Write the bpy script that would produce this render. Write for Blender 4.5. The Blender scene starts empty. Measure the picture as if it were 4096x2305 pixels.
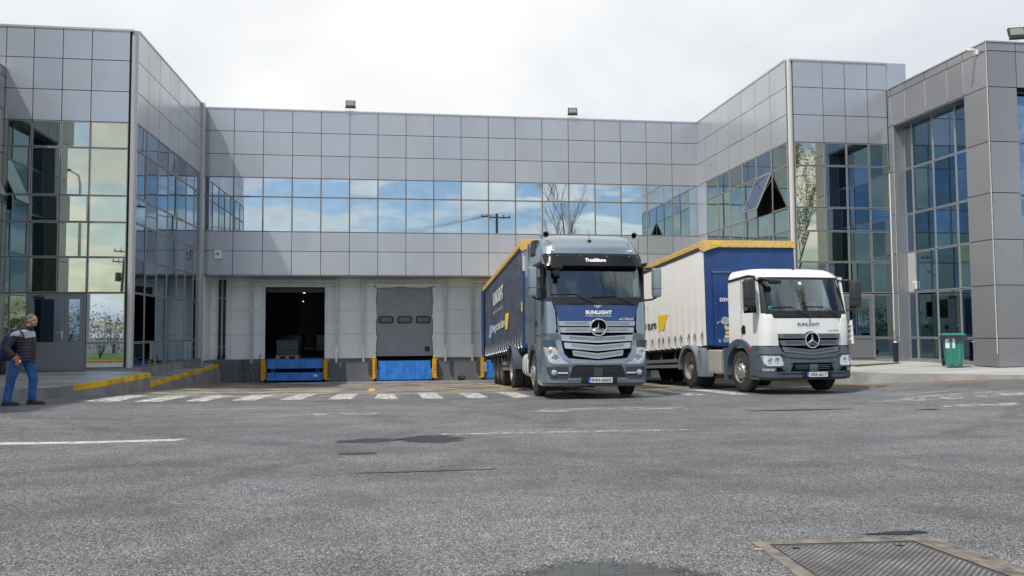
import bpy, bmesh, math, random
from mathutils import Vector, Matrix, noise
R_ = math.radians
random.seed(7)
SC = bpy.context.scene
COL = SC.collection
# ------------------------------------------------------------------ camera
YAW, PITCH, ROLL = 0.1380, 0.0540, -0.0060
fw = Vector((math.sin(YAW)*math.cos(PITCH), math.cos(YAW)*math.cos(PITCH), math.sin(PITCH)))
rt0 = Vector((math.cos(YAW), -math.sin(YAW), 0)); up0 = rt0.cross(fw)
rt = rt0*math.cos(ROLL)+up0*math.sin(ROLL); upv = -rt0*math.sin(ROLL)+up0*math.cos(ROLL)
cd = bpy.data.cameras.new('camera'); cam = bpy.data.objects.new('camera', cd); COL.objects.link(cam)
cd.sensor_width = 36; cd.lens = 3200/4096*36; cd.clip_start = .1; cd.clip_end = 3000
m3 = Matrix((rt, upv, -fw)).transposed()
cam.matrix_world = Matrix.Translation((0, 0, 1.5)) @ m3.to_4x4()
SC.camera = cam
SC.view_settings.view_transform = 'Standard'; SC.view_settings.look = 'None'
SC.view_settings.exposure = 0.55; SC.view_settings.gamma = 1
# ------------------------------------------------------------------ sun and sky
SUNV = Vector((.50, .37, -1.0)).normalized()
sd = bpy.data.lights.new('sun', 'SUN'); sd.energy = 2.6; sd.angle = R_(.8); sd.color = (1, .955, .88)
so = bpy.data.objects.new('sun', sd); COL.objects.link(so)
so.rotation_euler = SUNV.to_track_quat('-Z', 'Y').to_euler(); so.location = (-20, -18, 40)
wd = bpy.data.worlds.new('World'); SC.world = wd; wd.use_nodes = True
nt = wd.node_tree; nt.nodes.clear()
def N(nt, t, **k):
    n = nt.nodes.new(t)
    for a, b in k.items():
        if a.startswith('i_'):
            kk = a[2:]; kk = int(kk) if kk.isdigit() else kk.replace('_', ' ')
            n.inputs[kk].default_value = b
        else: setattr(n, a, b)
    return n
def L(nt, a, b, ai=0, bi=0): nt.links.new(a.outputs[ai], b.inputs[bi])
sky = N(nt, 'ShaderNodeTexSky', sky_type='NISHITA', sun_disc=False, sun_elevation=R_(58.1), sun_rotation=R_(233.5), air_density=1.0, dust_density=1.3, ozone_density=1.6)
tc = N(nt, 'ShaderNodeTexCoord'); sep = N(nt, 'ShaderNodeSeparateXYZ'); L(nt, tc, sep)
def math_(nt, op, a=None, b=None, c=None, clamp=False):
    n = N(nt, 'ShaderNodeMath', operation=op, use_clamp=clamp)
    for i, v in enumerate((a, b, c)):
        if v is None: continue
        if isinstance(v, (int, float)): n.inputs[i].default_value = v
        else: nt.links.new(v, n.inputs[i])
    return n.outputs[0]
zc = math_(nt, 'ADD', math_(nt, 'MAXIMUM', sep.outputs[2], 0.0), .16)
cx = math_(nt, 'DIVIDE', sep.outputs[0], zc); cy = math_(nt, 'DIVIDE', sep.outputs[1], zc)
cmb = N(nt, 'ShaderNodeCombineXYZ'); nt.links.new(cx, cmb.inputs[0]); nt.links.new(cy, cmb.inputs[1])
n1 = N(nt, 'ShaderNodeTexNoise', i_Scale=2.5, i_Detail=10.0, i_Roughness=.52, i_Distortion=.35); L(nt, cmb, n1)
n2 = N(nt, 'ShaderNodeTexNoise', i_Scale=.8, i_Detail=7.0, i_Distortion=.3); L(nt, cmb, n2)
# the cover is nearly closed over the building and broken behind the camera
cov = N(nt, 'ShaderNodeMapRange', i_1=-.35, i_2=.25, i_3=.035, i_4=.36); nt.links.new(sep.outputs[1], cov.inputs[0])
msk = math_(nt, 'ADD', n1.outputs[0], cov.outputs[0])
mr = N(nt, 'ShaderNodeMapRange', i_1=.49, i_2=.60, interpolation_type='SMOOTHSTEP'); nt.links.new(msk, mr.inputs[0])
cr = N(nt, 'ShaderNodeValToRGB'); L(nt, n2, cr)
cr.color_ramp.elements[0].position = .36; cr.color_ramp.elements[0].color = (5.1, 5.35, 5.75, 1)
cr.color_ramp.elements[1].position = .58; cr.color_ramp.elements[1].color = (6.95, 7.0, 7.0, 1)
mx = N(nt, 'ShaderNodeMix', data_type='RGBA'); L(nt, mr, mx, 0, 0); L(nt, sky, mx, 0, 6); L(nt, cr, mx, 0, 7)
bg = N(nt, 'ShaderNodeBackground', i_Strength=.1); L(nt, mx, bg, 2, 0)
wo = N(nt, 'ShaderNodeOutputWorld'); L(nt, bg, wo)
# ------------------------------------------------------------------ materials
MATS = {}
def mat(name, col, rough=.5, metal=0., spec=.5, var=0., vs=4., bump=0., bs=60., coat=0., stretch=(1, 1, 1), var2=None, emis=None, alpha=None):
    if name in MATS: return MATS[name]
    m = bpy.data.materials.new(name); m.use_nodes = True; t = m.node_tree; p = t.nodes['Principled BSDF']
    p.inputs['Base Color'].default_value = (*col, 1); p.inputs['Roughness'].default_value = rough
    p.inputs['Metallic'].default_value = metal; p.inputs['Specular IOR Level'].default_value = spec
    p.inputs['Coat Weight'].default_value = coat; p.inputs['Coat Roughness'].default_value = .05
    if emis: p.inputs['Emission Color'].default_value = (*emis[:3], 1); p.inputs['Emission Strength'].default_value = emis[3]
    if var or bump:
        tc = N(t, 'ShaderNodeTexCoord'); mp = N(t, 'ShaderNodeMapping'); mp.inputs['Scale'].default_value = stretch; L(t, tc, mp, 3, 0)
    if var:
        n = N(t, 'ShaderNodeTexNoise', i_Scale=vs, i_Detail=6.0, i_Roughness=.6); L(t, mp, n)
        r = N(t, 'ShaderNodeValToRGB'); L(t, n, r)
        c2 = var2 or tuple(c*(1-var) for c in col)
        r.color_ramp.elements[0].position = .33; r.color_ramp.elements[0].color = (*c2, 1)
        r.color_ramp.elements[1].position = .62; r.color_ramp.elements[1].color = (*col, 1)
        L(t, r, p, 0, 0)
        q = N(t, 'ShaderNodeMapRange', i_1=.3, i_2=.7, i_3=min(1, rough*1.25), i_4=rough*.85); L(t, n, q); L(t, q, p, 0, 2)
    if bump:
        n = N(t, 'ShaderNodeTexNoise', i_Scale=bs, i_Detail=3.0); L(t, mp, n)
        b = N(t, 'ShaderNodeBump', i_Strength=bump, i_Distance=.02); L(t, n, b, 0, 2)
        t.links.new(b.outputs[0], p.inputs['Normal'])
    MATS[name] = m; return m
def glassmat(name, col, wob=.010):
    m = bpy.data.materials.new(name); m.use_nodes = True; t = m.node_tree; p = t.nodes['Principled BSDF']
    p.inputs['Metallic'].default_value = 1.0; p.inputs['Roughness'].default_value = .015
    tc = N(t, 'ShaderNodeTexCoord')
    n = N(t, 'ShaderNodeTexNoise', i_Scale=.9, i_Detail=1.0); L(t, tc, n, 3, 0)
    b = N(t, 'ShaderNodeBump', i_Strength=1.0, i_Distance=wob); L(t, n, b, 0, 2); t.links.new(b.outputs[0], p.inputs['Normal'])
    d = N(t, 'ShaderNodeTexNoise', i_Scale=1.6, i_Detail=5.0); L(t, tc, d, 3, 0)
    r = N(t, 'ShaderNodeValToRGB'); L(t, d, r)
    r.color_ramp.elements[0].position = .35; r.color_ramp.elements[0].color = (*[c*.9 for c in col], 1)
    r.color_ramp.elements[1].position = .65; r.color_ramp.elements[1].color = (*col, 1); L(t, r, p)
    MATS[name] = m; return m
# cladding
CLAD = mat('panel_grey', (.50, .525, .565), .25, .50, .5, .10, .35, 0, stretch=(1, 1, .35))
CLADB = mat('panel_grey_b', (.492, .518, .562), .23, .50, .5, .12, .5, 0, stretch=(1, 1, .35)); CLADC = mat('panel_grey_c', (.507, .53, .562), .28, .50, .5, .12, .45, 0, stretch=(1, 1, .35))
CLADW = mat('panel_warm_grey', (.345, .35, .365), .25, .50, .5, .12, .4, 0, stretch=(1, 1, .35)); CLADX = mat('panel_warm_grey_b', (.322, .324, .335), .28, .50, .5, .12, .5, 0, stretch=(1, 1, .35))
GAP = mat('joint_black', (.012, .012, .013), .8)
ALU = mat('aluminium_frame', (.38, .375, .37), .4, .4)
ALUL = mat('aluminium_light', (.55, .55, .54), .35, .6)
GG = glassmat('glass_green', (.33, .40, .36)); GB = glassmat('glass_blue', (.24, .34, .46)); GC = glassmat('glass_clear', (.58, .68, .74), .006)
GY = glassmat('glass_bronze', (.60, .62, .50), .012); GD = glassmat('glass_dark', (.14, .22, .29), .012)
WHITEP = mat('sandwich_panel_white', (.86, .89, .865), .5, 0, .4, .10, .8, .03, 8)
PLINTH = mat('plinth_grey_paint', (.155, .165, .18), .7, 0, .3, .25, 1.2, .35, 25)
GALV = mat('galvanised_steel', (.56, .57, .58), .42, .5, .5, .25, 6)
BLUEL = mat('leveller_blue', (.035, .26, .78), .42, 0, .5, .30, 6, .08, 20, var2=(.025, .14, .42), stretch=(1, 1, .4))
SMIR = mat('mirror_dark', (.035, .038, .042), .5)
YELL = mat('safety_yellow', (.80, .42, .015), .5, 0, .4, .35, 5, .1, 30, var2=(.50, .24, .02))
RUBB = mat('black_rubber', (.018, .018, .019), .75, 0, .3, .2, 8)
TYRE = mat('tyre_rubber', (.028, .027, .026), .82, 0, .3, .4, 9, .3, 90, var2=(.055, .05, .045))
BLK = mat('black_plastic', (.018, .019, .021), .45, 0, .4, .2, 5)
DGREY = mat('dark_grey_plastic', (.075, .095, .12), .55, 0, .4, .18, 6, .05, 200)
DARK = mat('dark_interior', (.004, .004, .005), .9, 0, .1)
CONC = mat('concrete', (.40, .40, .385), .85, 0, .3, .35, 1.3, .5, 30)
CONCD = mat('concrete_grey', (.27, .28, .285), .85, 0, .3, .35, 1.5, .5, 30)
WHT = mat('white_plastic', (.78, .78, .76), .4)
LETW = mat('lettering_white', (.85, .86, .86), .5)
LETD = mat('lettering_dark', (.03, .035, .06), .5)
CHRM = mat('chrome', (.82, .83, .84), .12, 1.0)
PNT1 = mat('silver_blue_paint', (.30, .37, .42), .24, .72, .5, .10, 1.2, coat=.7)
PNT1D = mat('silver_blue_paint_satin', (.34, .40, .44), .3, .6, .5, .05, 3)
PNT2 = mat('white_truck_paint', (.80, .80, .775), .28, 0, .5, .04, 1.2, coat=.5)
NAVY = mat('navy_panel', (.022, .065, .20), .3, .1, .5, .1, 3, coat=.4)
SLAT = mat('silver_slat', (.48, .52, .56), .35, .65)
MESHM = mat('grille_mesh', (.10, .11, .125), .5, .5)
LENS = mat('headlight_lens', (.66, .69, .71), .08, .55, .6, .25, 30, coat=1.0, var2=(.40, .43, .45))
AMB = mat('amber_lens', (.75, .16, .03), .25, 0, .5)
REDL = mat('red_paint', (.55, .03, .03), .4)
STEEL = mat('rim_steel', (.40, .385, .36), .45, .6, .5, .3, 10)
CHAS = mat('chassis_black', (.022, .022, .023), .6, 0, .4, .3, 5)
TANKW = mat('tank_white', (.66, .66, .64), .4, 0, .5, .15, 3)
TANKS = mat('silencer_beige', (.50, .48, .43), .45, .3, .5, .15, 3)
YLW = mat('yellow_print', (.86, .60, .04), .5)
BLUP = mat('light_blue_print', (.16, .40, .72), .5)
GOLD = mat('tarpaulin_ochre', (.74, .48, .15), .62, 0, .4, .12, 3, .15, 14)
WOOD = mat('pallet_wood', (.48, .30, .15), .75, 0, .3, .3, 7, .2, 40)
PLATEW = mat('plate_white', (.72, .73, .70), .4)
# ------------------------------------------------------------------ mesh helper
class MB:
    def __init__(s): s.v = []; s.f = []; s.m = []
    def add(s, vs, fs, mi=0, M=None):
        o = len(s.v)
        s.v += [tuple(M @ Vector(v)) if M else tuple(v) for v in vs]
        s.f += [tuple(o+i for i in f) for f in fs]; s.m += [mi]*len(fs)
        return s
    def box(s, x0, x1, y0, y1, z0, z1, mi=0, M=None, fn=None):
        vs = [(x, y, z) for x in (x0, x1) for y in (y0, y1) for z in (z0, z1)]
        if fn: vs = [fn(*v) for v in vs]
        return s.add(vs, [(0, 1, 3, 2), (4, 6, 7, 5), (0, 4, 5, 1), (2, 3, 7, 6), (0, 2, 6, 4), (1, 5, 7, 3)], mi, M)
    def prism(s, poly, a0, a1, axis='x', mi=0, M=None):
        n = len(poly); f = {'x': lambda a, p: (a, p[0], p[1]), 'y': lambda a, p: (p[0], a, p[1]), 'z': lambda a, p: (p[0], p[1], a)}[axis]
        vs = [f(a0, p) for p in poly]+[f(a1, p) for p in poly]
        return s.add(vs, [tuple(range(n)), tuple(range(2*n-1, n-1, -1))]+[(i, (i+1) % n, n+(i+1) % n, n+i) for i in range(n)], mi, M)
    def tube(s, pts, r, n=8, mi=0, M=None, caps=True):
        pts = [Vector(p) for p in pts]; rs = r if isinstance(r, (list, tuple)) else [r]*len(pts); vs = []; fs = []
        pu = None
        for i, p in enumerate(pts):
            d = (pts[min(i+1, len(pts)-1)]-pts[max(i-1, 0)]).normalized()
            if pu is None: pu = d.orthogonal().normalized()
            u = (pu - d*pu.dot(d)).normalized(); w = d.cross(u); pu = u
            for k in range(n):
                a = 2*math.pi*k/n; vs.append(p+(u*math.cos(a)+w*math.sin(a))*rs[i])
        for i in range(len(pts)-1):
            for k in range(n): fs.append((i*n+k, i*n+(k+1) % n, (i+1)*n+(k+1) % n, (i+1)*n+k))
        if caps: fs += [tuple(range(n-1, -1, -1)), tuple(range((len(pts)-1)*n, len(pts)*n))]
        return s.add(vs, fs, mi, M)
    def lathe(s, prof, n=32, axis='x', mi=0, M=None, mis=None):
        vs = []; fs = []
        for (a, r) in prof:
            for k in range(n):
                t = 2*math.pi*k/n; c, q = r*math.cos(t), r*math.sin(t)
                vs.append({'x': (a, c, q), 'y': (c, a, q), 'z': (c, q, a)}[axis])
        o = len(s.v); s.v += [tuple(M @ Vector(v)) if M else tuple(v) for v in vs]
        for i in range(len(prof)-1):
            for k in range(n): s.f.append((o+i*n+k, o+i*n+(k+1) % n, o+(i+1)*n+(k+1) % n, o+(i+1)*n+k)); s.m.append(mis[i] if mis else mi)
        return s
    def sph(s, c, r, n=12, mi=0, M=None, sc=(1, 1, 1)):
        vs = []; fs = []
        for i in range(n+1):
            p = math.pi*i/n
            for k in range(2*n):
                t = math.pi*k/n
                vs.append((c[0]+r*sc[0]*math.sin(p)*math.cos(t), c[1]+r*sc[1]*math.sin(p)*math.sin(t), c[2]+r*sc[2]*math.cos(p)))
        for i in range(n):
            for k in range(2*n): fs.append((i*2*n+k, i*2*n+(k+1) % (2*n), (i+1)*2*n+(k+1) % (2*n), (i+1)*2*n+k))
        return s.add(vs, fs, mi, M)
    def build(s, name, mats, parent=None, smooth=False, bevel=0., world=True, keep=False):
        me = bpy.data.meshes.new(name)
        vs = s.v
        if parent is not None and world and not keep:
            iv = parent.matrix_basis.inverted()
            q = parent.parent
            while q is not None: iv = iv @ q.matrix_basis.inverted(); q = q.parent
            vs = [tuple(iv @ Vector(v)) for v in vs]
        me.from_pydata(vs, [], s.f); me.update()
        if not isinstance(mats, (list, tuple)): mats = [mats]
        for m in mats: me.materials.append(m)
        for p, i in zip(me.polygons, s.m): p.material_index = i
        bm = bmesh.new(); bm.from_mesh(me)
        bmesh.ops.remove_doubles(bm, verts=bm.verts, dist=1e-5)
        bmesh.ops.recalc_face_normals(bm, faces=bm.faces)
        if bevel: bmesh.ops.bevel(bm, geom=[e for e in bm.edges if e.is_manifold and e.calc_face_angle(0) > .6], offset=bevel, segments=2, affect='EDGES', profile=.6)
        bm.to_mesh(me); bm.free()
        if smooth:
            me.shade_smooth() if hasattr(me, 'shade_smooth') else None
            try: me.set_sharp_from_angle(angle=R_(38))
            except Exception: pass
        o = bpy.data.objects.new(name, me); COL.objects.link(o)
        if parent is not None: o.parent = parent
        return o
def tag(o, label=None, cat=None, group=None, kind=None):
    if label: o['label'] = label
    if cat: o['category'] = cat
    if group: o['group'] = group
    if kind: o['kind'] = kind
    return o
def thing(name, label, cat, loc=(0, 0, 0), rot=(0, 0, 0), group=None):
    o = bpy.data.objects.new(name, None); COL.objects.link(o); o.location = loc; o.rotation_euler = rot
    o.empty_display_size = .2
    from mathutils import Euler
    o.matrix_basis = Matrix.Translation(loc) @ Euler(rot).to_matrix().to_4x4()
    return tag(o, label, cat, group)
def text_mesh(body, bold=0., shear=0., space=1.):
    cu = bpy.data.curves.new('t', 'FONT'); cu.body = body; cu.offset = bold; cu.shear = shear; cu.space_character = space
    cu.resolution_u = 4; cu.size = 1; o = bpy.data.objects.new('t', cu); COL.objects.link(o)
    dg = bpy.context.evaluated_depsgraph_get(); me = bpy.data.meshes.new_from_object(o.evaluated_get(dg))
    vs = [v.co.copy() for v in me.vertices]; fs = [tuple(p.vertices) for p in me.polygons]
    bpy.data.objects.remove(o); bpy.data.curves.remove(cu); bpy.data.meshes.remove(me)
    x0 = min(v.x for v in vs); x1 = max(v.x for v in vs); y0 = min(v.y for v in vs); y1 = max(v.y for v in vs)
    return [((v.x-x0)/(x1-x0), (v.y-y0)/(y1-y0)) for v in vs], fs
def letter(mb, body, fn, w, h, bold=.02, shear=0., space=1., mi=0):
    """fn(u,v) -> position; u in 0..w, v in 0..h"""
    vs, fs = text_mesh(body, bold, shear, space)
    mb.add([fn(u*w, v*h) for u, v in vs], fs, mi)
    return mb
def ss(a, b, x):
    t = max(0, min(1, (x-a)/(b-a))); return t*t*(3-2*t)
def gz(x, y):
    t = y-18.4; d = min(t/2+math.sqrt(t*t/4+.1), 16.4)
    z = -.0388*d
    z += .10*ss(-4, -7, x)*ss(9, 15, y)
    z += .065*max(0, min(x, 20)-10.6)*ss(12, 18, y)
    return z
# ------------------------------------------------------------------ ground
def asphalt():
    m = bpy.data.materials.new('asphalt'); m.use_nodes = True; t = m.node_tree; p = t.nodes['Principled BSDF']
    tc = N(t, 'ShaderNodeTexCoord'); o = tc.outputs[3]
    def noise_(sc, det=4, stretch=None, rough=.6):
        n = N(t, 'ShaderNodeTexNoise', i_Scale=sc, i_Detail=float(det), i_Roughness=rough)
        if stretch:
            mp = N(t, 'ShaderNodeMapping'); mp.inputs['Scale'].default_value = stretch; t.links.new(o, mp.inputs[0]); L(t, mp, n)
        else: t.links.new(o, n.inputs[0])
        return n.outputs[0]
    def mrng(v, a, b, c, d, sm=False):
        q = N(t, 'ShaderNodeMapRange', i_1=a, i_2=b, i_3=c, i_4=d)
        if sm: q.interpolation_type = 'SMOOTHSTEP'
        t.links.new(v, q.inputs[0]); return q.outputs[0]
    def mix(f, a, b, bt='MIX'):
        q = N(t, 'ShaderNodeMix', data_type='RGBA', blend_type=bt)
        if isinstance(f, float): q.inputs[0].default_value = f
        else: t.links.new(f, q.inputs[0])
        for s_, v in ((6, a), (7, b)):
            if isinstance(v, tuple): q.inputs[s_].default_value = (*v, 1)
            else: t.links.new(v, q.inputs[s_])
        return q.outputs[2]
    vo = N(t, 'ShaderNodeTexVoronoi', i_Scale=104.0); t.links.new(o, vo.inputs[0])
    bw = N(t, 'ShaderNodeRGBToBW'); L(t, vo, bw, 1, 0)
    r = N(t, 'ShaderNodeValToRGB'); L(t, bw, r)
    for i, (ps, c) in enumerate(((.0, (.014, .014, .016)), (.5, (.084, .086, .092)), (1.0, (.37, .375, .385)))):
        e = r.color_ramp.elements[i] if i < 2 else r.color_ramp.elements.new(ps)
        e.position = ps; e.color = (*c, 1)
    r.color_ramp.elements[1].position = .5
    fine = mrng(noise_(170, 2), .3, .7, .7, 1.25)
    c = mix(1.0, r.outputs[0], fine, 'MULTIPLY')
    big = mrng(noise_(.20, 7, (.8, 1.2, 1), .60), .34, .64, .76, 1.20)
    c = mix(1.0, c, big, 'MULTIPLY')
    mid = mrng(noise_(1.3, 7, (.8, 1.25, 1), .70), .34, .66, .80, 1.16)
    c = mix(1.0, c, mid, 'MULTIPLY')
    sp0 = N(t, 'ShaderNodeSeparateXYZ'); t.links.new(o, sp0.inputs[0]); wob = math_(t, 'MULTIPLY', noise_(.3, 3), 1.2)
    trk = None; tn = mrng(noise_(.9, 6), .40, .62, .15, 1, True)
    for (ax, ay, rad) in ((9, 30, 21.5), (9, 30, 23.4), (-22, 22, 24.2), (-22, 22, 26.1), (3, -16, 24.6), (3, -16, 26.5), (26, 24, 26.0), (26, 24, 27.9), (-6, 34, 27.0)):
        dx_ = math_(t, 'SUBTRACT', sp0.outputs[0], float(ax)); dy_ = math_(t, 'SUBTRACT', sp0.outputs[1], float(ay))
        dd_ = math_(t, 'SQRT', math_(t, 'ADD', math_(t, 'MULTIPLY', dx_, dx_), math_(t, 'MULTIPLY', dy_, dy_)))
        e_ = math_(t, 'ABSOLUTE', math_(t, 'SUBTRACT', math_(t, 'ADD', dd_, wob), rad+.6)); k_ = mrng(e_, .05, .30, 1, 0, True)
        trk = k_ if trk is None else math_(t, 'MAXIMUM', trk, k_)
    trk = math_(t, 'MULTIPLY', math_(t, 'MULTIPLY', trk, tn), .42)
    c = mix(trk, c, (.045, .046, .05))
    # pale dust streaks across the lane, dark rubber streaks
    sp = N(t, 'ShaderNodeSeparateXYZ'); t.links.new(o, sp.inputs[0]); y = sp.outputs[1]; x = sp.outputs[0]
    st = mrng(noise_(1.0, 7, (.22, 1.9, 1), .70), .55, .74, 0, 1, True)
    far = mrng(y, 10.5, 16.0, 0.03, .5, True)
    c = mix(math_(t, 'MULTIPLY', st, far), c, (.36, .36, .355))
    sd_ = mrng(noise_(1.3, 6, (.18, 1.8, 1), .68), .58, .72, 0, .7, True)
    fd = mrng(y, 12.5, 18.0, .06, .85, True)
    c = mix(math_(t, 'MULTIPLY', sd_, fd), c, (.035, .035, .037))
    # concrete-dusty dock yard
    bay = mrng(math_(t, 'ADD', y, math_(t, 'MULTIPLY', noise_(.5, 4), 2.0)), 20.8, 22.2, 0, 1, True)
    tan = mix(mrng(noise_(1.5, 8, (.55, 1.2, 1), .72), .42, .60, 0, 1, True), (.075, .068, .058), (.34, .31, .26))
    rust = mrng(noise_(.8, 6, (.4, 1.2, 1)), .58, .68, 0, .5, True)
    tan = mix(rust, tan, (.24, .14, .07))
    c = mix(math_(t, 'MULTIPLY', bay, .85), c, tan)
    # soil washed against the right kerb
    ks = math_(t, 'ADD', math_(t, 'MULTIPLY', math_(t, 'SUBTRACT', x, 11.0), .42), y)
    kd = mrng(math_(t, 'ADD', ks, math_(t, 'MULTIPLY', noise_(2.2, 5), 1.1)), 19.1, 20.0, 0, .8, True)
    kd = math_(t, 'MULTIPLY', kd, mrng(x, 10.5, 11.5, 0, 1))
    c = mix(kd, c, (.17, .125, .085))
    t.links.new(c, p.inputs['Base Color'])
    rg = mrng(noise_(.5, 4, (.5, 1.4, 1)), .35, .65, .55, .85); t.links.new(rg, p.inputs['Roughness'])
    p.inputs['Specular IOR Level'].default_value = .42
    b = N(t, 'ShaderNodeBump', i_Strength=.7, i_Distance=.006); t.links.new(bw.outputs[0], b.inputs[2])
    b2 = N(t, 'ShaderNodeBump', i_Strength=.35, i_Distance=.03); t.links.new(noise_(14, 4), b2.inputs[2]); t.links.new(b.outputs[0], b2.inputs['Normal'])
    t.links.new(b2.outputs[0], p.inputs['Normal'])
    return m
ASPH = asphalt()
def sheet(xs, ys, zf):
    mb = MB(); n = len(xs)
    mb.v = [(x, y, zf(x, y)) for y in ys for x in xs]
    mb.f = [(j*n+i, j*n+i+1, (j+1)*n+i+1, (j+1)*n+i) for j in range(len(ys)-1) for i in range(n-1)]; mb.m = [0]*len(mb.f)
    return mb
fr = lambda a, b, s: [a+s*i for i in range(int(round((b-a)/s))+1)]
gx = [-900, -300, -120, -60, -40, -30]+fr(-24, 24, .5)+[30, 40, 60, 120, 300, 900]
gy = [-900, -300, -100, -50, -30, -20, -12, -6, -3]+fr(0, 36, .5)+[40, 50, 80, 200, 900]
g = sheet(gx, gy, gz).build('ground', ASPH); tag(g, kind='structure')
# pavements -------------------------------------------------------
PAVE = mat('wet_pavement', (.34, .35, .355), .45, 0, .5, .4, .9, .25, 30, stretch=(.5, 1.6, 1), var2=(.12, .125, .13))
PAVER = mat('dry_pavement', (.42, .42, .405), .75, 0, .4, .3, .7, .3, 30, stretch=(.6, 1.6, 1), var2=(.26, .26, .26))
def slab(name, top, inner, mtop, mside, base=-.9):
    """top: kerb edge points (x,y,z) ; inner: points back along the building"""
    mb = MB(); poly = top+inner[::-1]
    k = len(top)
    # strip quads between edge and inner (same count)
    n = len(top)
    vs = [Vector(p) for p in top]+[Vector(p) for p in inner]
    mb.add(vs, [(i, i+1, n+i+1, n+i) for i in range(n-1)], 0)
    lo = [Vector((p[0], p[1], base)) for p in top]
    mb.add([*top, *lo], [(i, i+1, n+i+1, n+i) for i in range(n-1)], 1)
    e = [top[-1], inner[-1], (inner[-1][0], inner[-1][1], base), (top[-1][0], top[-1][1], base)]
    mb.add(e, [(0, 1, 2, 3)], 1)
    return mb.build(name, [mtop, mside])
FL = .42
kl = [(-24, 17.9, .3), (-14, 18.2, .3), (-8.6, 18.8, .30), (-8.15, 18.92, .30), (-7.8, 19.15, .305), (-7.45, 19.7, .32), (-7.15, 20.7, .355), (-7.07, 22.0, .375), (-7.0, 23.85, .39)]
il = [(-24, 24.93, FL), (-14, 24.93, FL), (-11.4, 24.93, FL), (-10.4, 24.93, FL), (-9.4, 24.93, FL), (-8.8, 24.93, FL), (-8.3, 24.93, FL), (-7.95, 24.93, FL), (-7.90, 24.93, FL)]
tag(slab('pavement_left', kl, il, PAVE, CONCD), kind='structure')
# sloping ramp beside the left wing
rp = [(-7.02, 23.87, .10), (-7.06, 26, .145), (-7.12, 29.5, .20), (-7.2, 33.38, .27)]
ri = [(-7.85, 23.87, .10), (-7.85, 26, .145), (-7.85, 29.5, .20), (-7.85, 33.38, .27)]
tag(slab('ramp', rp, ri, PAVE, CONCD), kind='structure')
# yellow edge stripes (painted bands on the kerbs)
mb = MB()
def band(mb, pts, w, h, out=.004, side=(1, 0)):
    """pts along edge, w across the top inwards, h down the face"""
    for a, b in zip(pts, pts[1:]):
        a = Vector(a); b = Vector(b); d = (b-a); n_ = Vector((d.y, -d.x, 0)).normalized()
        o = n_*out; up = Vector((0, 0, out))
        q = [a-n_*w+up, b-n_*w+up, b+o+up, a+o+up, b+o-Vector((0, 0, h)), a+o-Vector((0, 0, h))]
        mb.add(q, [(0, 1, 2, 3), (3, 2, 4, 5)])
YP = mat('kerb_yellow_paint', (.86, .52, .02), .6, 0, .3, .45, 3, .1, 30, var2=(.42, .25, .03))
band(mb, [(-7.45, 19.7, .32), (-7.15, 20.7, .355), (-7.07, 22.0, .375), (-7.0, 23.85, .39)], .05, .13)
mb.add([(-7.0, 23.856, .394), (-7.10, 23.856, .394), (-7.10, 23.856, .0), (-6.995, 23.856, .0)], [(0, 1, 2, 3)])
mb.add([(-6.995, 23.80, .394), (-6.995, 23.86, .394), (-6.995, 23.86, .0), (-6.995, 23.80, .0)], [(0, 1, 2, 3)])
band(mb, rp, .06, .13)
o = mb.build('yellow_stripe', YP); tag(o, 'yellow painted edge along the left kerb and the ramp behind it', 'marking')
kr = [(11.98, 33.6, .10), (11.98, 27, .28), (12.0, 22.2, .35), (12.15, 20.1, .35), (12.8, 19.1, .35), (14.1, 18.4, .355), (14.9, 17.5, .37), (18, 16.6, .40), (26, 15.5, .42)]
ir = [(12.83, 33.6, .10), (12.83, 27, .30), (12.9, 24.98, FL), (13.4, 24.98, FL), (14.2, 24.98, FL), (16.3, 24.98, FL), (16.46, 24.9, FL+.01), (18, 24.9, FL+.01), (26, 24.9, FL+.01)]
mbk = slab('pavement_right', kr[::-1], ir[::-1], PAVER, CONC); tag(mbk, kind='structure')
mb = MB()
for a, b in (((15.1, 17.45, .371), (15.9, 17.21, .381)),):
    band(mb, [b, a], .22, .02)
o = mb.build('yellow_kerb_mark', mat('bright_yellow_paint', (.80, .62, .05), .6, 0, .3, .3, 5)); tag(o, 'short yellow paint mark on the right kerb at the frame edge', 'marking')
# painted road markings -------------------------------------------
def worn(name, col, thr=.42, sc=7):
    m = bpy.data.materials.new(name); m.use_nodes = True; t = m.node_tree; p = t.nodes['Principled BSDF']
    p.inputs['Roughness'].default_value = .7
    tc = N(t, 'ShaderNodeTexCoord'); n = N(t, 'ShaderNodeTexNoise', i_Scale=float(sc), i_Detail=8.0, i_Roughness=.75); L(t, tc, n, 3, 0)
    n2 = N(t, 'ShaderNodeTexNoise', i_Scale=110.0, i_Detail=2.0); L(t, tc, n2, 3, 0)
    a = math_(t, 'ADD', n.outputs[0], math_(t, 'MULTIPLY', math_(t, 'SUBTRACT', n2.outputs[0], .5), .35))
    q = N(t, 'ShaderNodeMapRange', i_1=thr-.04, i_2=thr+.05); t.links.new(a, q.inputs[0])
    t.links.new(q.outputs[0], p.inputs['Alpha'])
    r = N(t, 'ShaderNodeValToRGB'); L(t, n, r); r.color_ramp.elements[0].position = .4; r.color_ramp.elements[1].position = .7
    r.color_ramp.elements[0].color = (*[c*.8 for c in col], 1); r.color_ramp.elements[1].color = (*col, 1); L(t, r, p)
    return m
MW = worn('zebra_paint', (.56, .56, .545), .455); MF = worn('faded_line_paint', (.38, .38, .37), .49); MYL = worn('yellow_line_paint', (.62, .42, .06), .46)
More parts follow.
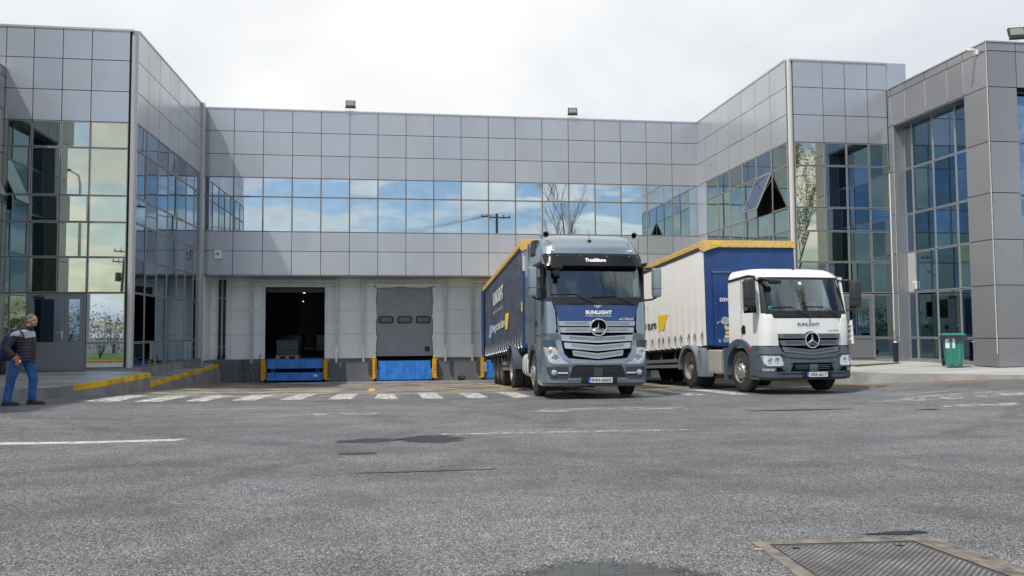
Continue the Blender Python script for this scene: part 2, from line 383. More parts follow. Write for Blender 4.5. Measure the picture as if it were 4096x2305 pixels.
def decal(name, pts, m, n=8, e=.004):
    """quad pts (x,y)x4 laid on the ground as a draped sheet"""
    mb = MB(); a, b, c, d = [Vector(p) for p in pts]
    vs = []
    for j in range(n+1):
        for i in range(n+1):
            u, v = i/n, j/n; q = (a*(1-u)+b*u)*(1-v)+(d*(1-u)+c*u)*v
            vs.append((q.x, q.y, gz(q.x, q.y)+e))
    mb.add(vs, [(j*(n+1)+i, j*(n+1)+i+1, (j+1)*(n+1)+i+1, (j+1)*(n+1)+i) for j in range(n) for i in range(n)])
    return mb.build(name, m)
ZQ = [[(-6.54, 17.76), (-5.92, 18.01), (-6.1, 20.66), (-6.51, 20.47)], [(-5.61, 17.97), (-5.12, 18.29), (-5.2, 21.11), (-5.65, 20.75)], [(-4.71, 18.51), (-4.3, 18.62), (-4.33, 21.79), (-4.84, 21.61)], [(-3.77, 18.74), (-3.23, 18.75), (-3.3, 22.0), (-3.88, 22.0)], [(-2.72, 18.72), (-2.23, 18.66), (-2.21, 21.9), (-2.72, 22.0)], [(-1.64, 18.56), (-1.1, 18.55), (-1.12, 21.55), (-1.62, 21.7)], [(-0.59, 18.48), (-0.06, 18.26), (-0.19, 20.98), (-0.59, 21.15)], [(0.48, 18.25), (0.95, 18.2), (0.9, 21.36), (0.44, 21.28)], [(1.5, 18.12), (1.97, 18.14), (1.98, 20.97), (1.47, 21.0)], [(2.54, 18.0), (2.99, 18.14), (2.96, 20.85), (2.47, 21.07)]]
ZX = [-6.30, -5.32, -4.32, -3.36, -2.40, -1.36, -.36, .68, 1.70, 2.72, 3.75, 4.78, 5.8, 6.8, 7.8]
zl = ['first', 'second', 'third', 'fourth', 'fifth', 'sixth', 'seventh', 'eighth', 'ninth', 'tenth', 'eleventh', 'twelfth', 'thirteenth', 'fourteenth', 'fifteenth']
for i, x in enumerate(ZX):
    yb = 18.72-.075*(x+4.2); yt = 21.75-.15*(x+4.2); k_ = yt/20.1
    q = ZQ[i] if i < 10 else [(x-.25, 18.0-.04*(x-3)), (x+.25, 18.0-.04*(x-3)), (x+.25, 20.9-.05*(x-3)), (x-.25, 20.9-.05*(x-3))]
    o = decal('crossing_stripe', q, MW, e=.004+.0)
    where = ['beside the left kerb', 'near the yellow kerb corner', 'before the left edge of the open dock', 'before the open dock', 'before the right edge of the open dock', 'worn, between the two doors', 'before the closed dock', 'at the right edge of the closed dock', 'left of the silver truck', 'beside the silver truck wheel', 'under the silver truck front', 'under the silver truck right half', 'right of the silver truck', 'between the two trucks', 'by the white truck wheel'][i]
    tag(o, f'{zl[i]} white zebra stripe from the left, {where}', 'marking', 'white zebra crossing stripes')
tag(decal('lane_line', [(-14, 11.25), (-3.12, 11.78), (-3.0, 12.0), (-14, 11.55)], worn('line_paint', (.50, .50, .48), .40), 20), 'worn pale lane line on the asphalt at left', 'marking')
tag(decal('lane_line', [(.55, 11.72), (4.4, 11.62), (4.4, 11.72), (.62, 11.92)], MF, 20), 'faded pale lane line right of the puddle in mid yard', 'marking')
tag(decal('bay_line', [(-.94, 23.2), (-.76, 23.2), (-.80, 25.8), (-.98, 25.8)], worn('yellow_line_paint_a', (.66, .42, .03), .28)), 'short yellow bay line left of the closed dock', 'marking')
tag(decal('bay_line', [(1.80, 23.1), (1.96, 23.1), (1.32, 25.9), (1.18, 25.9)], MYL), 'slanting worn yellow bay line left of the silver truck', 'marking')
tag(decal('bay_line', [(3.28, 22.9), (3.44, 22.9), (2.98, 30), (2.84, 30)], MYL), 'yellow bay line along the blue trailer wheels', 'marking')
tag(decal('bay_line', [(6.9, 20.5), (7.06, 20.5), (6.95, 30), (6.8, 30)], MYL), 'yellow bay line between the two trailers', 'marking')
STN = worn('pale_stain', (.33, .33, .325), .50, 3)
for q, lb in (([(-1.75, 14.95), (-.5, 14.8), (-.35, 15.25), (-1.5, 15.4)], 'pale dusty patch on the asphalt in front of the open dock'),
              ([(2.3, 14.7), (5.6, 14.6), (5.3, 15.3), (2.7, 15.3)], 'pale dusty patch on the asphalt before the silver truck'),
              ([(10.2, 14.1), (16, 13.6), (16, 14.3), (10.6, 14.5)], 'long pale streak on the asphalt at right'),
              ([(9.6, 15.4), (15.5, 15.1), (15.4, 15.9), (11.0, 16.2)], 'wide chalky streak on the asphalt before the right kerb')):
    tag(decal('pale_stain', q, STN, 12, .005), lb, 'stain')
# puddles ----------------------------------------------------------
WATER = bpy.data.materials.new('puddle_water'); WATER.use_nodes = True; t = WATER.node_tree; p = t.nodes['Principled BSDF']
p.inputs['Base Color'].default_value = (.055, .056, .050, 1); p.inputs['Roughness'].default_value = .03; p.inputs['Specular IOR Level'].default_value = 1.0
tc = N(t, 'ShaderNodeTexCoord'); n = N(t, 'ShaderNodeTexNoise', i_Scale=70.0, i_Detail=3.0); L(t, tc, n, 3, 0)
at = N(t, 'ShaderNodeAttribute', attribute_name='edge')
a = math_(t, 'ADD', at.outputs['Fac'], math_(t, 'MULTIPLY', math_(t, 'SUBTRACT', n.outputs[0], .5), 1.2))
n9 = N(t, 'ShaderNodeTexNoise', i_Scale=7.0, i_Detail=6.0, i_Roughness=.65); L(t, tc, n9, 3, 0)
a = math_(t, 'ADD', a, math_(t, 'MULTIPLY', math_(t, 'SUBTRACT', n9.outputs[0], .5), 1.5))
q = N(t, 'ShaderNodeMapRange', i_1=.22, i_2=.34); t.links.new(a, q.inputs[0]); t.links.new(q.outputs[0], p.inputs['Alpha'])
q = N(t, 'ShaderNodeMapRange', i_1=.08, i_2=.30, i_3=.35, i_4=.02); t.links.new(at.outputs['Fac'], q.inputs[0]); t.links.new(q.outputs[0], p.inputs['Roughness'])
DAMP = WATER.copy(); DAMP.name = 'damp_asphalt'; dp_ = DAMP.node_tree.nodes['Principled BSDF']; dp_.inputs['Base Color'].default_value = (.018, .018, .018, 1); dp_.inputs['Specular IOR Level'].default_value = .35
for l_ in list(DAMP.node_tree.links):
    if l_.to_socket == dp_.inputs['Roughness']: DAMP.node_tree.links.remove(l_)
dp_.inputs['Roughness'].default_value = .30
for n_q in DAMP.node_tree.nodes:
    if n_q.type == 'MAP_RANGE' and n_q.outputs[0].links: n_q.inputs[4].default_value = .88
def puddle(cx, cy, rx, ry, seed, label, e=.005):
    n = 40; vs = [(cx, cy, gz(cx, cy)+e)]; at = [1.0]
    rings = (.35, .6, .8, .92, 1.0)
    for q in rings:
        for k in range(n):
            a = 2*math.pi*k/n; w = 1+.34*noise.noise((math.cos(a)*1.3+seed, math.sin(a)*1.3, seed))+.12*noise.noise((math.cos(a)*4+seed, math.sin(a)*4, 3))
            x = cx+rx*q*w*math.cos(a); y = cy+ry*q*w*math.sin(a); vs.append((x, y, gz(x, y)+e)); at.append(1-q**2)
    fs = [(0, 1+k, 1+(k+1) % n) for k in range(n)]
    for r in range(len(rings)-1):
        fs += [(1+r*n+k, 1+(r+1)*n+k, 1+(r+1)*n+(k+1) % n, 1+r*n+(k+1) % n) for k in range(n)]
    me = bpy.data.meshes.new('puddle'); me.from_pydata(vs, [], fs); me.materials.append(WATER if rx > 1.1 and ry > .3 else DAMP)
    A = me.attributes.new('edge', 'FLOAT', 'POINT')
    for i, v in enumerate(at): A.data[i].value = v
    o = bpy.data.objects.new('puddle', me); COL.objects.link(o); return tag(o, label, 'puddle')
puddle(1.14, 4.55, 1.14, .60, 1.1, 'large shallow puddle in the foreground left of the manhole cover')
puddle(.42, 11.32, .50, .44, 2.3, 'dark puddle in mid yard at the left end of the faded line')
puddle(-.42, 11.34, .50, .24, 5.3, 'smaller dark wet patch left of the mid yard puddle')
puddle(-.52, 10.15, .30, .12, 7.7, 'small round damp spot in the yard left of centre')
puddle(7.4, 14.15, 1.1, .10, 9.2, 'thin wet streak in front of the white truck')
puddle(9.7, 13.75, .30, .07, 3.9, 'little wet spot on the asphalt at right', .006)
puddle(3.62, 5.52, .28, .05, 4.4, 'narrow wet strip behind the manhole cover')
puddle(.2, 8.75, .9, .035, 8.1, 'thin damp seam across the near asphalt')
# manhole -----------------------------------------------------------
mh = thing('manhole_cover', 'rectangular steel chequer plate cover in a worn concrete frame', 'manhole cover', (3.1, 4.9, 0))
CFR = mat('worn_concrete_frame', (.21, .187, .16), .85, 0, .3, .45, 7, .7, 40, var2=(.075, .07, .065))
mb = MB()
OI = [(2.455, 5.475), (3.79, 5.40), (3.98, 3.6), (2.32, 3.7)]; II = [(2.545, 5.36), (3.585, 5.295), (3.70, 3.7), (2.43, 3.8)]
for i in range(4):
    a, b, c, d = OI[i], OI[(i+1) % 4], II[(i+1) % 4], II[i]
    K = 26; o_ = [Vector(a).lerp(Vector(b), q/K) for q in range(K+1)]; i_ = [Vector(d).lerp(Vector(c), q/K) for q in range(K+1)]
    o_ = [p+(p-q).normalized()*(.016*noise.noise((p.x*9, p.y*9, 0)) if 0 < z < K else 0) for z, (p, q) in enumerate(zip(o_, i_))]
    mb.add([(p.x, p.y, .004) for p in o_]+[(p.x, p.y, .007) for p in i_], [(q, q+1, K+2+q, K+1+q) for q in range(K)])
mb.build('frame', CFR, mh)
CHK = mat('chequer_steel', (.125, .122, .125), .45, .6, .5, .5, 3, .2, 60, var2=(.075, .075, .08))
mb = MB(); mb.add([(II[0][0]+.012, II[0][1]-.012, .006), (II[1][0]-.012, II[1][1]-.012, .006), (II[2][0]-.012, II[2][1], .006), (II[3][0]+.012, II[3][1], .006)], [(0, 1, 2, 3)])
mb.build('plate', CHK, mh)
mb = MB()
yy = 3.85; row = 0
while yy < 5.30:
    xx = 2.50
    while xx < 3.62:
        L0 = 2.56-.065*(5.3-yy)/1.4; R0 = 3.56+.06*(5.3-yy)/1.4
        x_ = xx+(row % 2)*.024; top = 5.33-.0625*(x_-2.545)
        if L0 < x_ < R0 and yy < top-.03 and not (abs(x_-2.68) < .035 and abs(yy-5.24) < .03) and not (abs(x_-3.42) < .035 and abs(yy-5.19) < .03):
            a = .35 if row % 2 else -.35+3.14
            a = -.45
            dx, dy = math.cos(a)*.020, math.sin(a)*.020; px_, py_ = -math.sin(a)*.0045, math.cos(a)*.0045
            mb.add([(x_-dx, yy-dy, .0062), (x_+px_, yy+py_, .0062), (x_+dx, yy+dy, .0062), (x_-px_, yy-py_, .0062), (x_-dx*.5, yy-dy*.5, .0098), (x_+dx*.5, yy+dy*.5, .0098)],
                   [(0, 1, 4), (1, 5, 4), (1, 2, 5), (2, 3, 5), (3, 4, 5), (3, 0, 4)])
        xx += .048
    yy += .022; row += 1
mb.build('tread_pattern', CHK, mh)
mb = MB()
for cx_, cy_ in ((2.68, 5.24), (3.42, 5.19)): mb.add([(cx_-.024, cy_-.012, .0072), (cx_+.024, cy_-.012, .0072), (cx_+.024, cy_+.012, .0072), (cx_-.024, cy_+.012, .0072)], [(0, 1, 2, 3)])
mb.build('lifting_slot', DARK, mh)
mb = MB(); mb.tube([(2.385, 5.262, .010), (2.43, 5.238, .010)], .0045, 8); tag(mb.build('cigarette_end', mat('orange_filter', (.80, .38, .06), .7)), 'orange cigarette end on the asphalt beside the manhole frame', 'litter')
# drain along the dock wall
mb = MB(); mb.box(-6.3, 12.4, 33.95, 34.02, -.60, -.572); mb.box(-6.3, 12.4, 34.14, 34.21, -.60, -.572)
for i in range(170): mb.box(-6.3+i*.11, -6.3+i*.11+.06, 34.02, 34.14, -.60, -.575)
tag(mb.build('drain_grating', GALV), 'long galvanised drain grating at the foot of the dock wall', 'drain')
# ------------------------------------------------------------------ facade kit
GPOOL = [GG, GC, GB]
def FACE(kind, c):
    """returns map (u, z, d) -> xyz ; d outward"""
    return {'front': lambda u, z, d: (u, c-d, z), 'posx': lambda u, z, d: (c+d, u, z), 'negx': lambda u, z, d: (c-d, u, z)}[kind]
def fbox(mb, F, u0, u1, z0, z1, d0, d1, mi=0):
    mb.box(u0, u1, z0, z1, d0, d1, mi, fn=lambda a, b, c: F(a, b, c))
def panels(mb, F, us, zs, d0=0., d1=.03, g=.011, mi=None):
    nm = mi
    for a, b in zip(us, us[1:]):
        for c, d in zip(zs, zs[1:]):
            lo, hi = min(c, d), max(c, d); j = random.uniform(-.002, .002)
            fbox(mb, F, min(a, b)+g, max(a, b)-g, lo+g, hi-g, d0, d1+j, random.choice((0, 0, 1, 2)) if nm is None else nm)
def window(par, F, u0, u1, z0, z1, glass, tilt=.003, g=.010, fr=None):
    mb = MB(); w = .022
    a, b = min(u0, u1)+g, max(u0, u1)-g; c, d = z0+g, z1-g
    fbox(mb, F, a, a+w, c, d, 0, .034, 1); fbox(mb, F, b-w, b, c, d, 0, .034, 1)
    fbox(mb, F, a+w, b-w, c, c+w, 0, .034, 1); fbox(mb, F, a+w, b-w, d-w, d, 0, .034, 1)
    r = lambda: .018+random.uniform(-tilt, tilt)
    tx, tz, k = random.uniform(-tilt, tilt), random.uniform(-tilt, tilt), .018
    q = [F(a+w, c+w, k-tx-tz), F(b-w, c+w, k+tx-tz), F(b-w, d-w, k+tx+tz), F(a+w, d-w, k-tx+tz)]
    mb.add(q, [(0, 1, 2, 3)], 0)
    return mb.build('window', [glass, fr or ALU], par)
def backing(mb, F, u0, u1, z0, z1, mi=0): fbox(mb, F, u0, u1, z0, z1, -.06, -.004, mi)
ZT = [10.6, 9.66, 8.72, 7.79]; ZG = [7.79, 7.0, 5.58, 4.79, 3.75, 2.70]
# ------------------------------------------------------------------ warehouse hall
YM, YD = 33.25, 34.6
XL, XR = -7.86, 12.85
hall = thing('warehouse', 'grey panelled warehouse hall with a window band above the loading docks', 'building', (2.5, 34.6, 0))
F = FACE('front', YM); us = [XL+.02+1.148*i for i in range(18)]+[XR-.02]
mb = MB()
mb.box(XL, XR, YM+.004, YM+.06, 3.82, 10.58)
mb.box(XL, XR, YM+.07, 62, 10.30, 10.56)
mb.box(XL, XR, 61.9, 62, -1, 10.3)
mb.box(XL, XR, YM+.07, YD+.4, 3.84, 3.9)
mb.build('shell', GAP, hall)
mb = MB(); panels(mb, F, us, ZT); panels(mb, F, us, [5.58, 4.79, 3.82]); mb.build('cladding', [CLAD, CLADB, CLADC], hall)
mb = MB(); fbox(mb, F, XL, XR, 10.56, 10.62, -.35, .05); mb.build('coping', ALUL, hall)
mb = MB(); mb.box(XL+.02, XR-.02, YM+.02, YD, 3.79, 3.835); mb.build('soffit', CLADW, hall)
for i in range(18):
    window(hall, F, us[i], us[i+1], 7.0, 7.79, GC, .002); window(hall, F, us[i], us[i+1], 5.58, 7.0, GC, .002)
# dock wall
DC = [-4.40, .155, 4.75, 9.38]; DW = 1.235; DT = 3.43
G = FACE('front', YD)
seg = [XL+.0]; 
mb = MB(); wx = []
edges = [XL+.05]+[v for c in DC for v in (c-DW, c+DW)]+[XR]
for k in range(0, len(edges), 2):
    a, b = edges[k], edges[k+1]
    cuts = [a]
    if b-a > 1.0 and k == 0: cuts = [a, -7.0, b]
    elif b-a > 1.5: cuts = [a, b]
    else: cuts = [a, b]
    panels(mb, G, cuts, [DT+.36, DT, 2.43, 1.42, .40], 0, .05, .005, 0)
for c in DC: panels(mb, G, [c-DW, c+DW], [DT+.36, DT], 0, .05, .005, 0)
mb.box(XL+.01, XL+.06, YM+.08, YD-.05, .42, 3.78)
mb.build('dock_wall', WHITEP, hall)
mb = MB()
for k in range(0, len(edges), 2): fbox(mb, G, edges[k], edges[k+1], -.9, .40, -.3, .045)
for c in DC: fbox(mb, G, c-DW, c+DW, -.9, -.58, -.3, .045)
fbox(mb, G, XL+.02, -6.46, -.9, .395, .0, 1.15)
mb.build('plinth', PLINTH, hall)
# inside of the hall: floor, side walls, back wall, dim racks
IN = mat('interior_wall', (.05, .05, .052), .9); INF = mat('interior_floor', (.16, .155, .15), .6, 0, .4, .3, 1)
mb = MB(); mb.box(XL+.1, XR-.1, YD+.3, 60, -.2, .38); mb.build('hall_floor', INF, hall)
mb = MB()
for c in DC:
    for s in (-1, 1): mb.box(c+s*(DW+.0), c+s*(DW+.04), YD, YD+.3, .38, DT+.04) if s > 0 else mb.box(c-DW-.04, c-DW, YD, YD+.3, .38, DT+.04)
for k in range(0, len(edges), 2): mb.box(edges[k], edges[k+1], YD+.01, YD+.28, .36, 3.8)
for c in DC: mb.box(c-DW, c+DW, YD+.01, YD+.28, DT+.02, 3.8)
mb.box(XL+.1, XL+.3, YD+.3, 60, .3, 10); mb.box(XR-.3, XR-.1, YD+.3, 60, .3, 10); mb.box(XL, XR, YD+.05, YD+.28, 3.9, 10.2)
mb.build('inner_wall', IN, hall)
mb = MB()
for i in range(6):
    for j in range(3): mb.box(XL+2+i*3.2, XL+2.1+i*3.2, 46+j*.1, 46.1+j*.1, .4, 7)
for z in (2.1, 3.6, 5.2): mb.box(XL+.6, XR-.6, 46, 46.12, z, z+.12)
mb.build('rack', mat('rack_orange', (.07, .03, .01), .5), hall)
# door frames, doors
for i, c in enumerate(DC):
    mb = MB()
    if i == 1:   # torn, bulging seal
        n = 14
        for s in (-1, 1):
            pts = [(c+s*(DW-.035+.02*math.sin(k*1.3)+.015*math.sin(k*2.9)), .40+k*(DT-.36)/n) for k in range(n+1)]
            for (x0, z0), (x1, z1) in zip(pts, pts[1:]):
                fbox(mb, lambda u, z, d: (u+((x1-x0)*(z-z0)/(z1-z0) if z1 > z0 else 0), YD-d, z), min(x0, x0+s*.11), max(x0, x0+s*.11), z0, z1, .051, .10)
        pts = [(c-DW-.05+k*(2*DW+.1)/12, DT-.02-.022*math.sin(k*.9)-.014*math.sin(k*2.1)) for k in range(13)]
        for (x0, z0), (x1, z1) in zip(pts, pts[1:]): mb.prism([(x0, z0), (x1, z1), (x1, DT+.13), (x0, DT+.13)], YD-.10, YD-.052, 'y')
    else:
        for s in (-1, 1): fbox(mb, G, *(sorted((c+s*(DW-.02), c+s*(DW+.09)))), .40, DT+.09, .051, .085)
        fbox(mb, G, c-DW+.021, c+DW-.021, DT-.02, DT+.09, .051, .084)
    mb.build('door_frame', WHITEP if i == 1 else mat('frame_light_grey', (.78, .80, .79), .45, 0, .4, .1, 3), hall)
SECT = mat('sectional_door_grey', (.275, .29, .315), .42, .35, .5, .08, 3)
def sect_door(c, zb, name='sectional_door'):
    mb = MB(); n = 26; h = (DT+.1-zb)/n
    for k in range(n):
        z0 = zb+k*h; dd = .012 if k % 5 else .0
        fbox(mb, G, c-DW+.0, c+DW, z0+.002, z0+h-.010, -.12, -.055, 0); fbox(mb, G, c-DW, c+DW, z0+h-.014, z0+h+.002, -.12, -.075, 0)
    d = mb.build(name, SECT, hall)
    for s in (-1, 0, 1):
        u0 = c+s*.79-.30; z0 = 1.86; mb = MB(); pr = []
        for (a0, r) in ((0, .0),):
            for q in range(4):
                for k in range(5):
                    a = math.pi/2*q+math.pi/8*k; pr.append((a, 0))
        def rr(w, h, r): return [((w-r)*(1 if q in (0, 3) else -1)+r*math.cos(math.pi/2*q+math.pi/8*k), (h-r)*(1 if q < 2 else -1)+r*math.sin(math.pi/2*q+math.pi/8*k)) for q in range(4) for k in range(5)]
        o_, i_ = rr(.31, .155, .09), rr(.265, .112, .06); cxx, czz = c+s*.79, 2.02
        n_ = len(o_); vs = [F3 for pts, dd in ((o_, -.02), (i_, -.02), (o_, -.06), (i_, -.045)) for F3 in [G(cxx+p_[0], czz+p_[1], dd) for p_ in pts]]
        fs = [(k, (k+1) % n_, n_+(k+1) % n_, n_+k) for k in range(n_)]+[(k, 2*n_+k, 2*n_+(k+1) % n_, (k+1) % n_) for k in range(n_)]+[(n_+k, n_+(k+1) % n_, 3*n_+(k+1) % n_, 3*n_+k) for k in range(n_)]
        mb.add(vs, fs, 0); mb.add([G(cxx+p_[0], czz+p_[1], -.044) for p_ in i_], [tuple(range(n_))], 1)
        mb.build('door_window', [RUBB, mat('cloudy_acrylic', (.10, .115, .13), .12, .3, .8, .4, 3)], d)
    mb = MB(); fbox(mb, G, c+.86, c+1.06, zb+.20, zb+.40, -.054, -.02); mb.build('handle', BLK, d)
    return d
sect_door(DC[1], .47)
mb = MB(); fbox(mb, G, DC[0]-DW, DC[0]+DW, DT-.24, DT+.05, -.25, -.18); mb.build('sectional_door', mat('raised_door_dark', (.06, .062, .066), .6), hall)
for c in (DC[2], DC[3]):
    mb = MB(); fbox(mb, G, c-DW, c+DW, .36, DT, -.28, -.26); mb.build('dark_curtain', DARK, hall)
# ---- galvanised guard frames
for i, c in enumerate(DC):
    mb = MB(); w = 1.72; y0, y1 = YD-.30, YD-.22
    for s in (-1, 1):
        mb.box(c+s*w-.045, c+s*w+.045, y0, y1, .24, 3.70); mb.box(c+s*w-.015, c+s*w+.015, y0-.012, y0, .24, 3.66, 0)
    mb.box(c-w+.046, c+w-.046, y0, y1, 3.60, 3.69)
    for s in (-1, 1):
        for z in (.6, 2.1, 3.4): mb.box(c+s*w-.02, c+s*w+.02, y1, YD-.05, z, z+.05)
    o = mb.build('guard_frame', GALV)
    tag(o, ['galvanised steel frame around the open dock door', 'galvanised steel frame around the closed grey dock door', 'galvanised steel frame around the dock of the blue trailer', 'galvanised steel frame around the dock of the white trailer'][i], 'door guard', 'galvanised frames around the dock doors')
# ---- levellers and buffers
def leveller(c, kind, label):
    t_ = thing('dock_leveller', label, 'dock leveller', (c, YD-.1, -.6), group='blue dock levellers')
    y = YD-.05
    if kind == 0:
        mb = MB(); mb.box(c-1.12, c+1.14, y-.04, y+.3, .0, .38); mb.box(c-1.14, c+1.15, y-.06, y+1.2, .383, .40); mb.build('lip_plate', BLUEL, t_)
        mb = MB(); mb.box(c-1.14, c+1.15, y-.05, y+.25, -.50, -.17); mb.build('lower_plate', BLUEL, t_)
        for s in (-.93, -.83, .88, .98):
            mb = MB(); mb.box(c+s-.012, c+s+.012, y, y+.03, -.17, .0); mb.build('strut', BLUEL, t_)
        mb = MB(); mb.box(c+.78, c+.93, y-.056, y-.0505, -.35, -.27); mb.build('sign_plate', WHT, t_)
    else:
        mb = MB(); mb.box(c-1.12, c+1.10, y-.03, y+.25, -.10, .28); mb.build('lip_plate', BLUEL, t_)
        mb = MB(); mb.box(c-1.18, c+1.16, y-.09, y-.035, -.52, -.075)
        for sx in (-1.15, 1.13):
            for zz in (-.47, -.12): mb.sph((c+sx, y-.092, zz), .012, 6)
        mb.build('lower_plate', BLUEL, t_)
        mb = MB(); mb.box(c-1.18, c+1.0, y-.03, y+.2, -.60, -.53); mb.build('base_plate', BLUEL, t_)
        mb = MB(); mb.box(c-1.2, c+1.2, y+.05, y+.3, .29, .40); mb.build('edge_beam', DARK, t_)
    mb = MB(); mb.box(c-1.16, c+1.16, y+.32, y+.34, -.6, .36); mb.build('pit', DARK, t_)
    return t_
leveller(DC[0], 0, 'blue dock leveller with raised lip below the open dock door')
leveller(DC[1], 1, 'blue dock leveller with hanging plate below the closed grey door')
leveller(DC[2], 1, 'blue dock leveller behind the blue trailer')
leveller(DC[3], 1, 'blue dock leveller behind the white trailer')
n_ = 0
for i, c in enumerate(DC):
    for s in (-1, 1):
        x = c+s*1.285; y1 = YD-.045; t_ = thing('dock_buffer', f"yellow steel buffer post at the {'left' if s < 0 else 'right'} of the {['open dock', 'closed grey dock', 'blue trailer dock', 'white trailer dock'][i]}", 'buffer', (x, y1, -.5), group='yellow dock buffers')
        mb = MB(); mb.box(x-.06, x+.06, y1-.22, y1-.0, -.48, .38)
        mb.build('post', YELL, t_, bevel=.006)
        for za, zb in ((.30, .38), (-.49, -.40)):
            mb = MB(); mb.box(*sorted((x+s*.061, x+s*.15)), y1-.012, y1-.001, za, zb); mb.build('flange', YELL, t_)
        mb = MB(); mb.box(x-s*.09-.028, x-s*.09+.028, y1-.10, y1-.002, -.44, .36); mb.build('side_plate', YELL, t_)
        if i == 1:
            mb = MB(); mb.box(x-.07, x+.07, y1-.225, y1-.02, -.11, -.09); mb.build('clamp', mat('rust', (.16, .07, .03), .8), t_)
# black drain pipes
for k, x in enumerate((-7.42, -7.24)):
    mb = MB(); r = .055; mb.tube([(x, YD-.06, 3.60), (x, YD-.12, 3.66), (x, YD-.17, 3.60), (x, YD-.17, .72), (x, YD-.17, .44)], [r]*5, 12)
    mb.tube([(x-.0, YD-.17, .60), (x-.0, YD-.17, .44)], [r+.012]*2, 12); mb.tube([(x, YD-.17, .50), (x-.06, YD-.17, .44)], r, 12)
    o = mb.build('drain_pipe', BLK, smooth=True)
    tag(o, ['left one of two black drain pipes on the white dock wall', 'right one of two black drain pipes on the white dock wall'][k], 'pipe', 'twin black drain pipes')
    mb = MB()
    for z in (2.93, .93): mb.tube([(x, YD-.17, z-.015), (x, YD-.17, z+.015)], r+.006, 12)
    mb.build('clip', GALV, o)
# cable tray bent over the concrete block
mb = MB()
for dz in (0, .07):
    mb.tube([(-7.83, 33.36, .30-dz), (-7.45, 33.36, .30-dz), (-7.30+dz*.6, 33.36, .2-dz*.3), (-7.24+dz, 33.36, .0), (-7.24+dz, 33.36, -.5)], .012, 6)
mb.box(-7.24, -7.17, 33.355, 33.365, -.5, .0); mb.box(-7.83, -7.4, 33.355, 33.365, .23, .30)
tag(mb.build('cable_tray', GALV), 'perforated steel cable tray bending over the end of the ramp', 'cable tray')
for pts, lb in (([(-6.44, YD-.08, .12), (-6.2, YD-.14, .05), (-6.08, YD-.16, -.2), (-6.08, YD-.14, -.58)], 'grey hose hanging from the concrete block to the ground'),
                ([(-5.78, YD-.1, .62), (-5.84, YD-.12, .3), (-5.80, YD-.1, .0), (-5.83, YD-.1, -.55)], 'grey conduit beside the yellow buffer of the open dock')):
    mb = MB(); mb.tube([Vector(p) for p in pts], .018, 8); tag(mb.build('hose', mat('hose_grey', (.22, .22, .2), .6), smooth=True), lb, 'hose')
# lamp box lying at the dock wall, black bait box by the ramp
for nm, x, y, z, rz, lb in (('ground_lamp', 2.55, 34.25, -.575, .25, 'small black floodlight box standing at the foot of the dock wall'), ('bait_box', -6.9, 31.4, -.5, .1, 'small black box on the ground beside the ramp')):
    t_ = thing(nm, lb, 'box', (x, y, z), (0, 0, rz))
    mb = MB(); mb.box(-.13, .13, -.09, .09, .01, .19 if nm == 'ground_lamp' else .09); mb.build('housing', BLK, t_, bevel=.012, world=False)
    mb = MB(); mb.box(-.08, .08, -.095, -.091, .12 if nm == 'ground_lamp' else .05, .15 if nm == 'ground_lamp' else .07); mb.build('cover', mat('grey_lens', (.3, .3, .3), .4), t_, world=False)
# goods inside the open dock
def pallet(x, y, z, nm, lb):
    t_ = thing(nm, lb, 'pallet load', (x, y, z))
    return t_
pt = thing('wooden_pallet', 'wooden pallet at the sill of the open dock', 'pallet', (-4.78, 35.4, .40))
mb = MB()
for k in range(5): mb.box(-.46+k*.205, -.46+k*.205+.13, -.4, .4, .112, .134)
for k in range(3): mb.box(-.46, .47, -.4+k*.36, -.4+k*.36+.08, .09, .112)
mb.build('deck', WOOD, pt, world=False)
for bx in (-.46, -.07, .33):
    for by in (-.4, -.04, .32):
        mb = MB(); mb.box(bx, bx+.14, by, by+.08, .018, .09); mb.build('block', WOOD, pt, world=False)
mb = MB()
for bx in (-.46, -.07, .33): mb.box(bx, bx+.14, -.4, .4, 0, .018)
mb.build('runner', WOOD, pt, world=False)
bt = thing('battery_crate', 'black stacked cells with green straps on the wooden pallet', 'crate', (-4.78, 35.4, .534))
mb = MB(); mb.box(-.44, .44, -.38, .38, 0, .62); mb.build('crate_body', mat('dark_cells', (.05, .055, .062), .45, 0, .5, .2, 6), bt, bevel=.01, world=False)
mb = MB()
for k in range(6):
    for j in range(4): mb.box(-.42+k*.145, -.42+k*.145+.11, -.34+j*.18, -.34+j*.18+.1, .62, .68)
mb.build('cell_tops', BLK, bt, world=False)
for z in (.13, .32, .45):
    mb = MB(); mb.box(-.444, .444, -.384, .384, z, z+.008); mb.build('strap', mat('green_strap', (.03, .32, .2), .5), bt, world=False)
WRAP = mat('black_film', (.008, .008, .010), .25, 0, .5, 0, 4, .9, 9)
for k, (x, y) in enumerate(((-3.55, 40.2), (-2.2, 40.8), (-5.3, 39.6))):
    mb = MB(); mb.box(x-.6, x+.6, y, y+1, .55, 1.42); o = mb.build('wrapped_pallet', WRAP, bevel=.05)
    tag(o, ['pallet load in shiny black film right of the crate inside the open dock', 'second film wrapped load deeper at the right inside the open dock', 'film wrapped load at the left edge inside the open dock'][k], 'pallet load', 'film wrapped loads inside the hall')
DOORG = mat('door_grey', (.20, .205, .215), .4, .2)
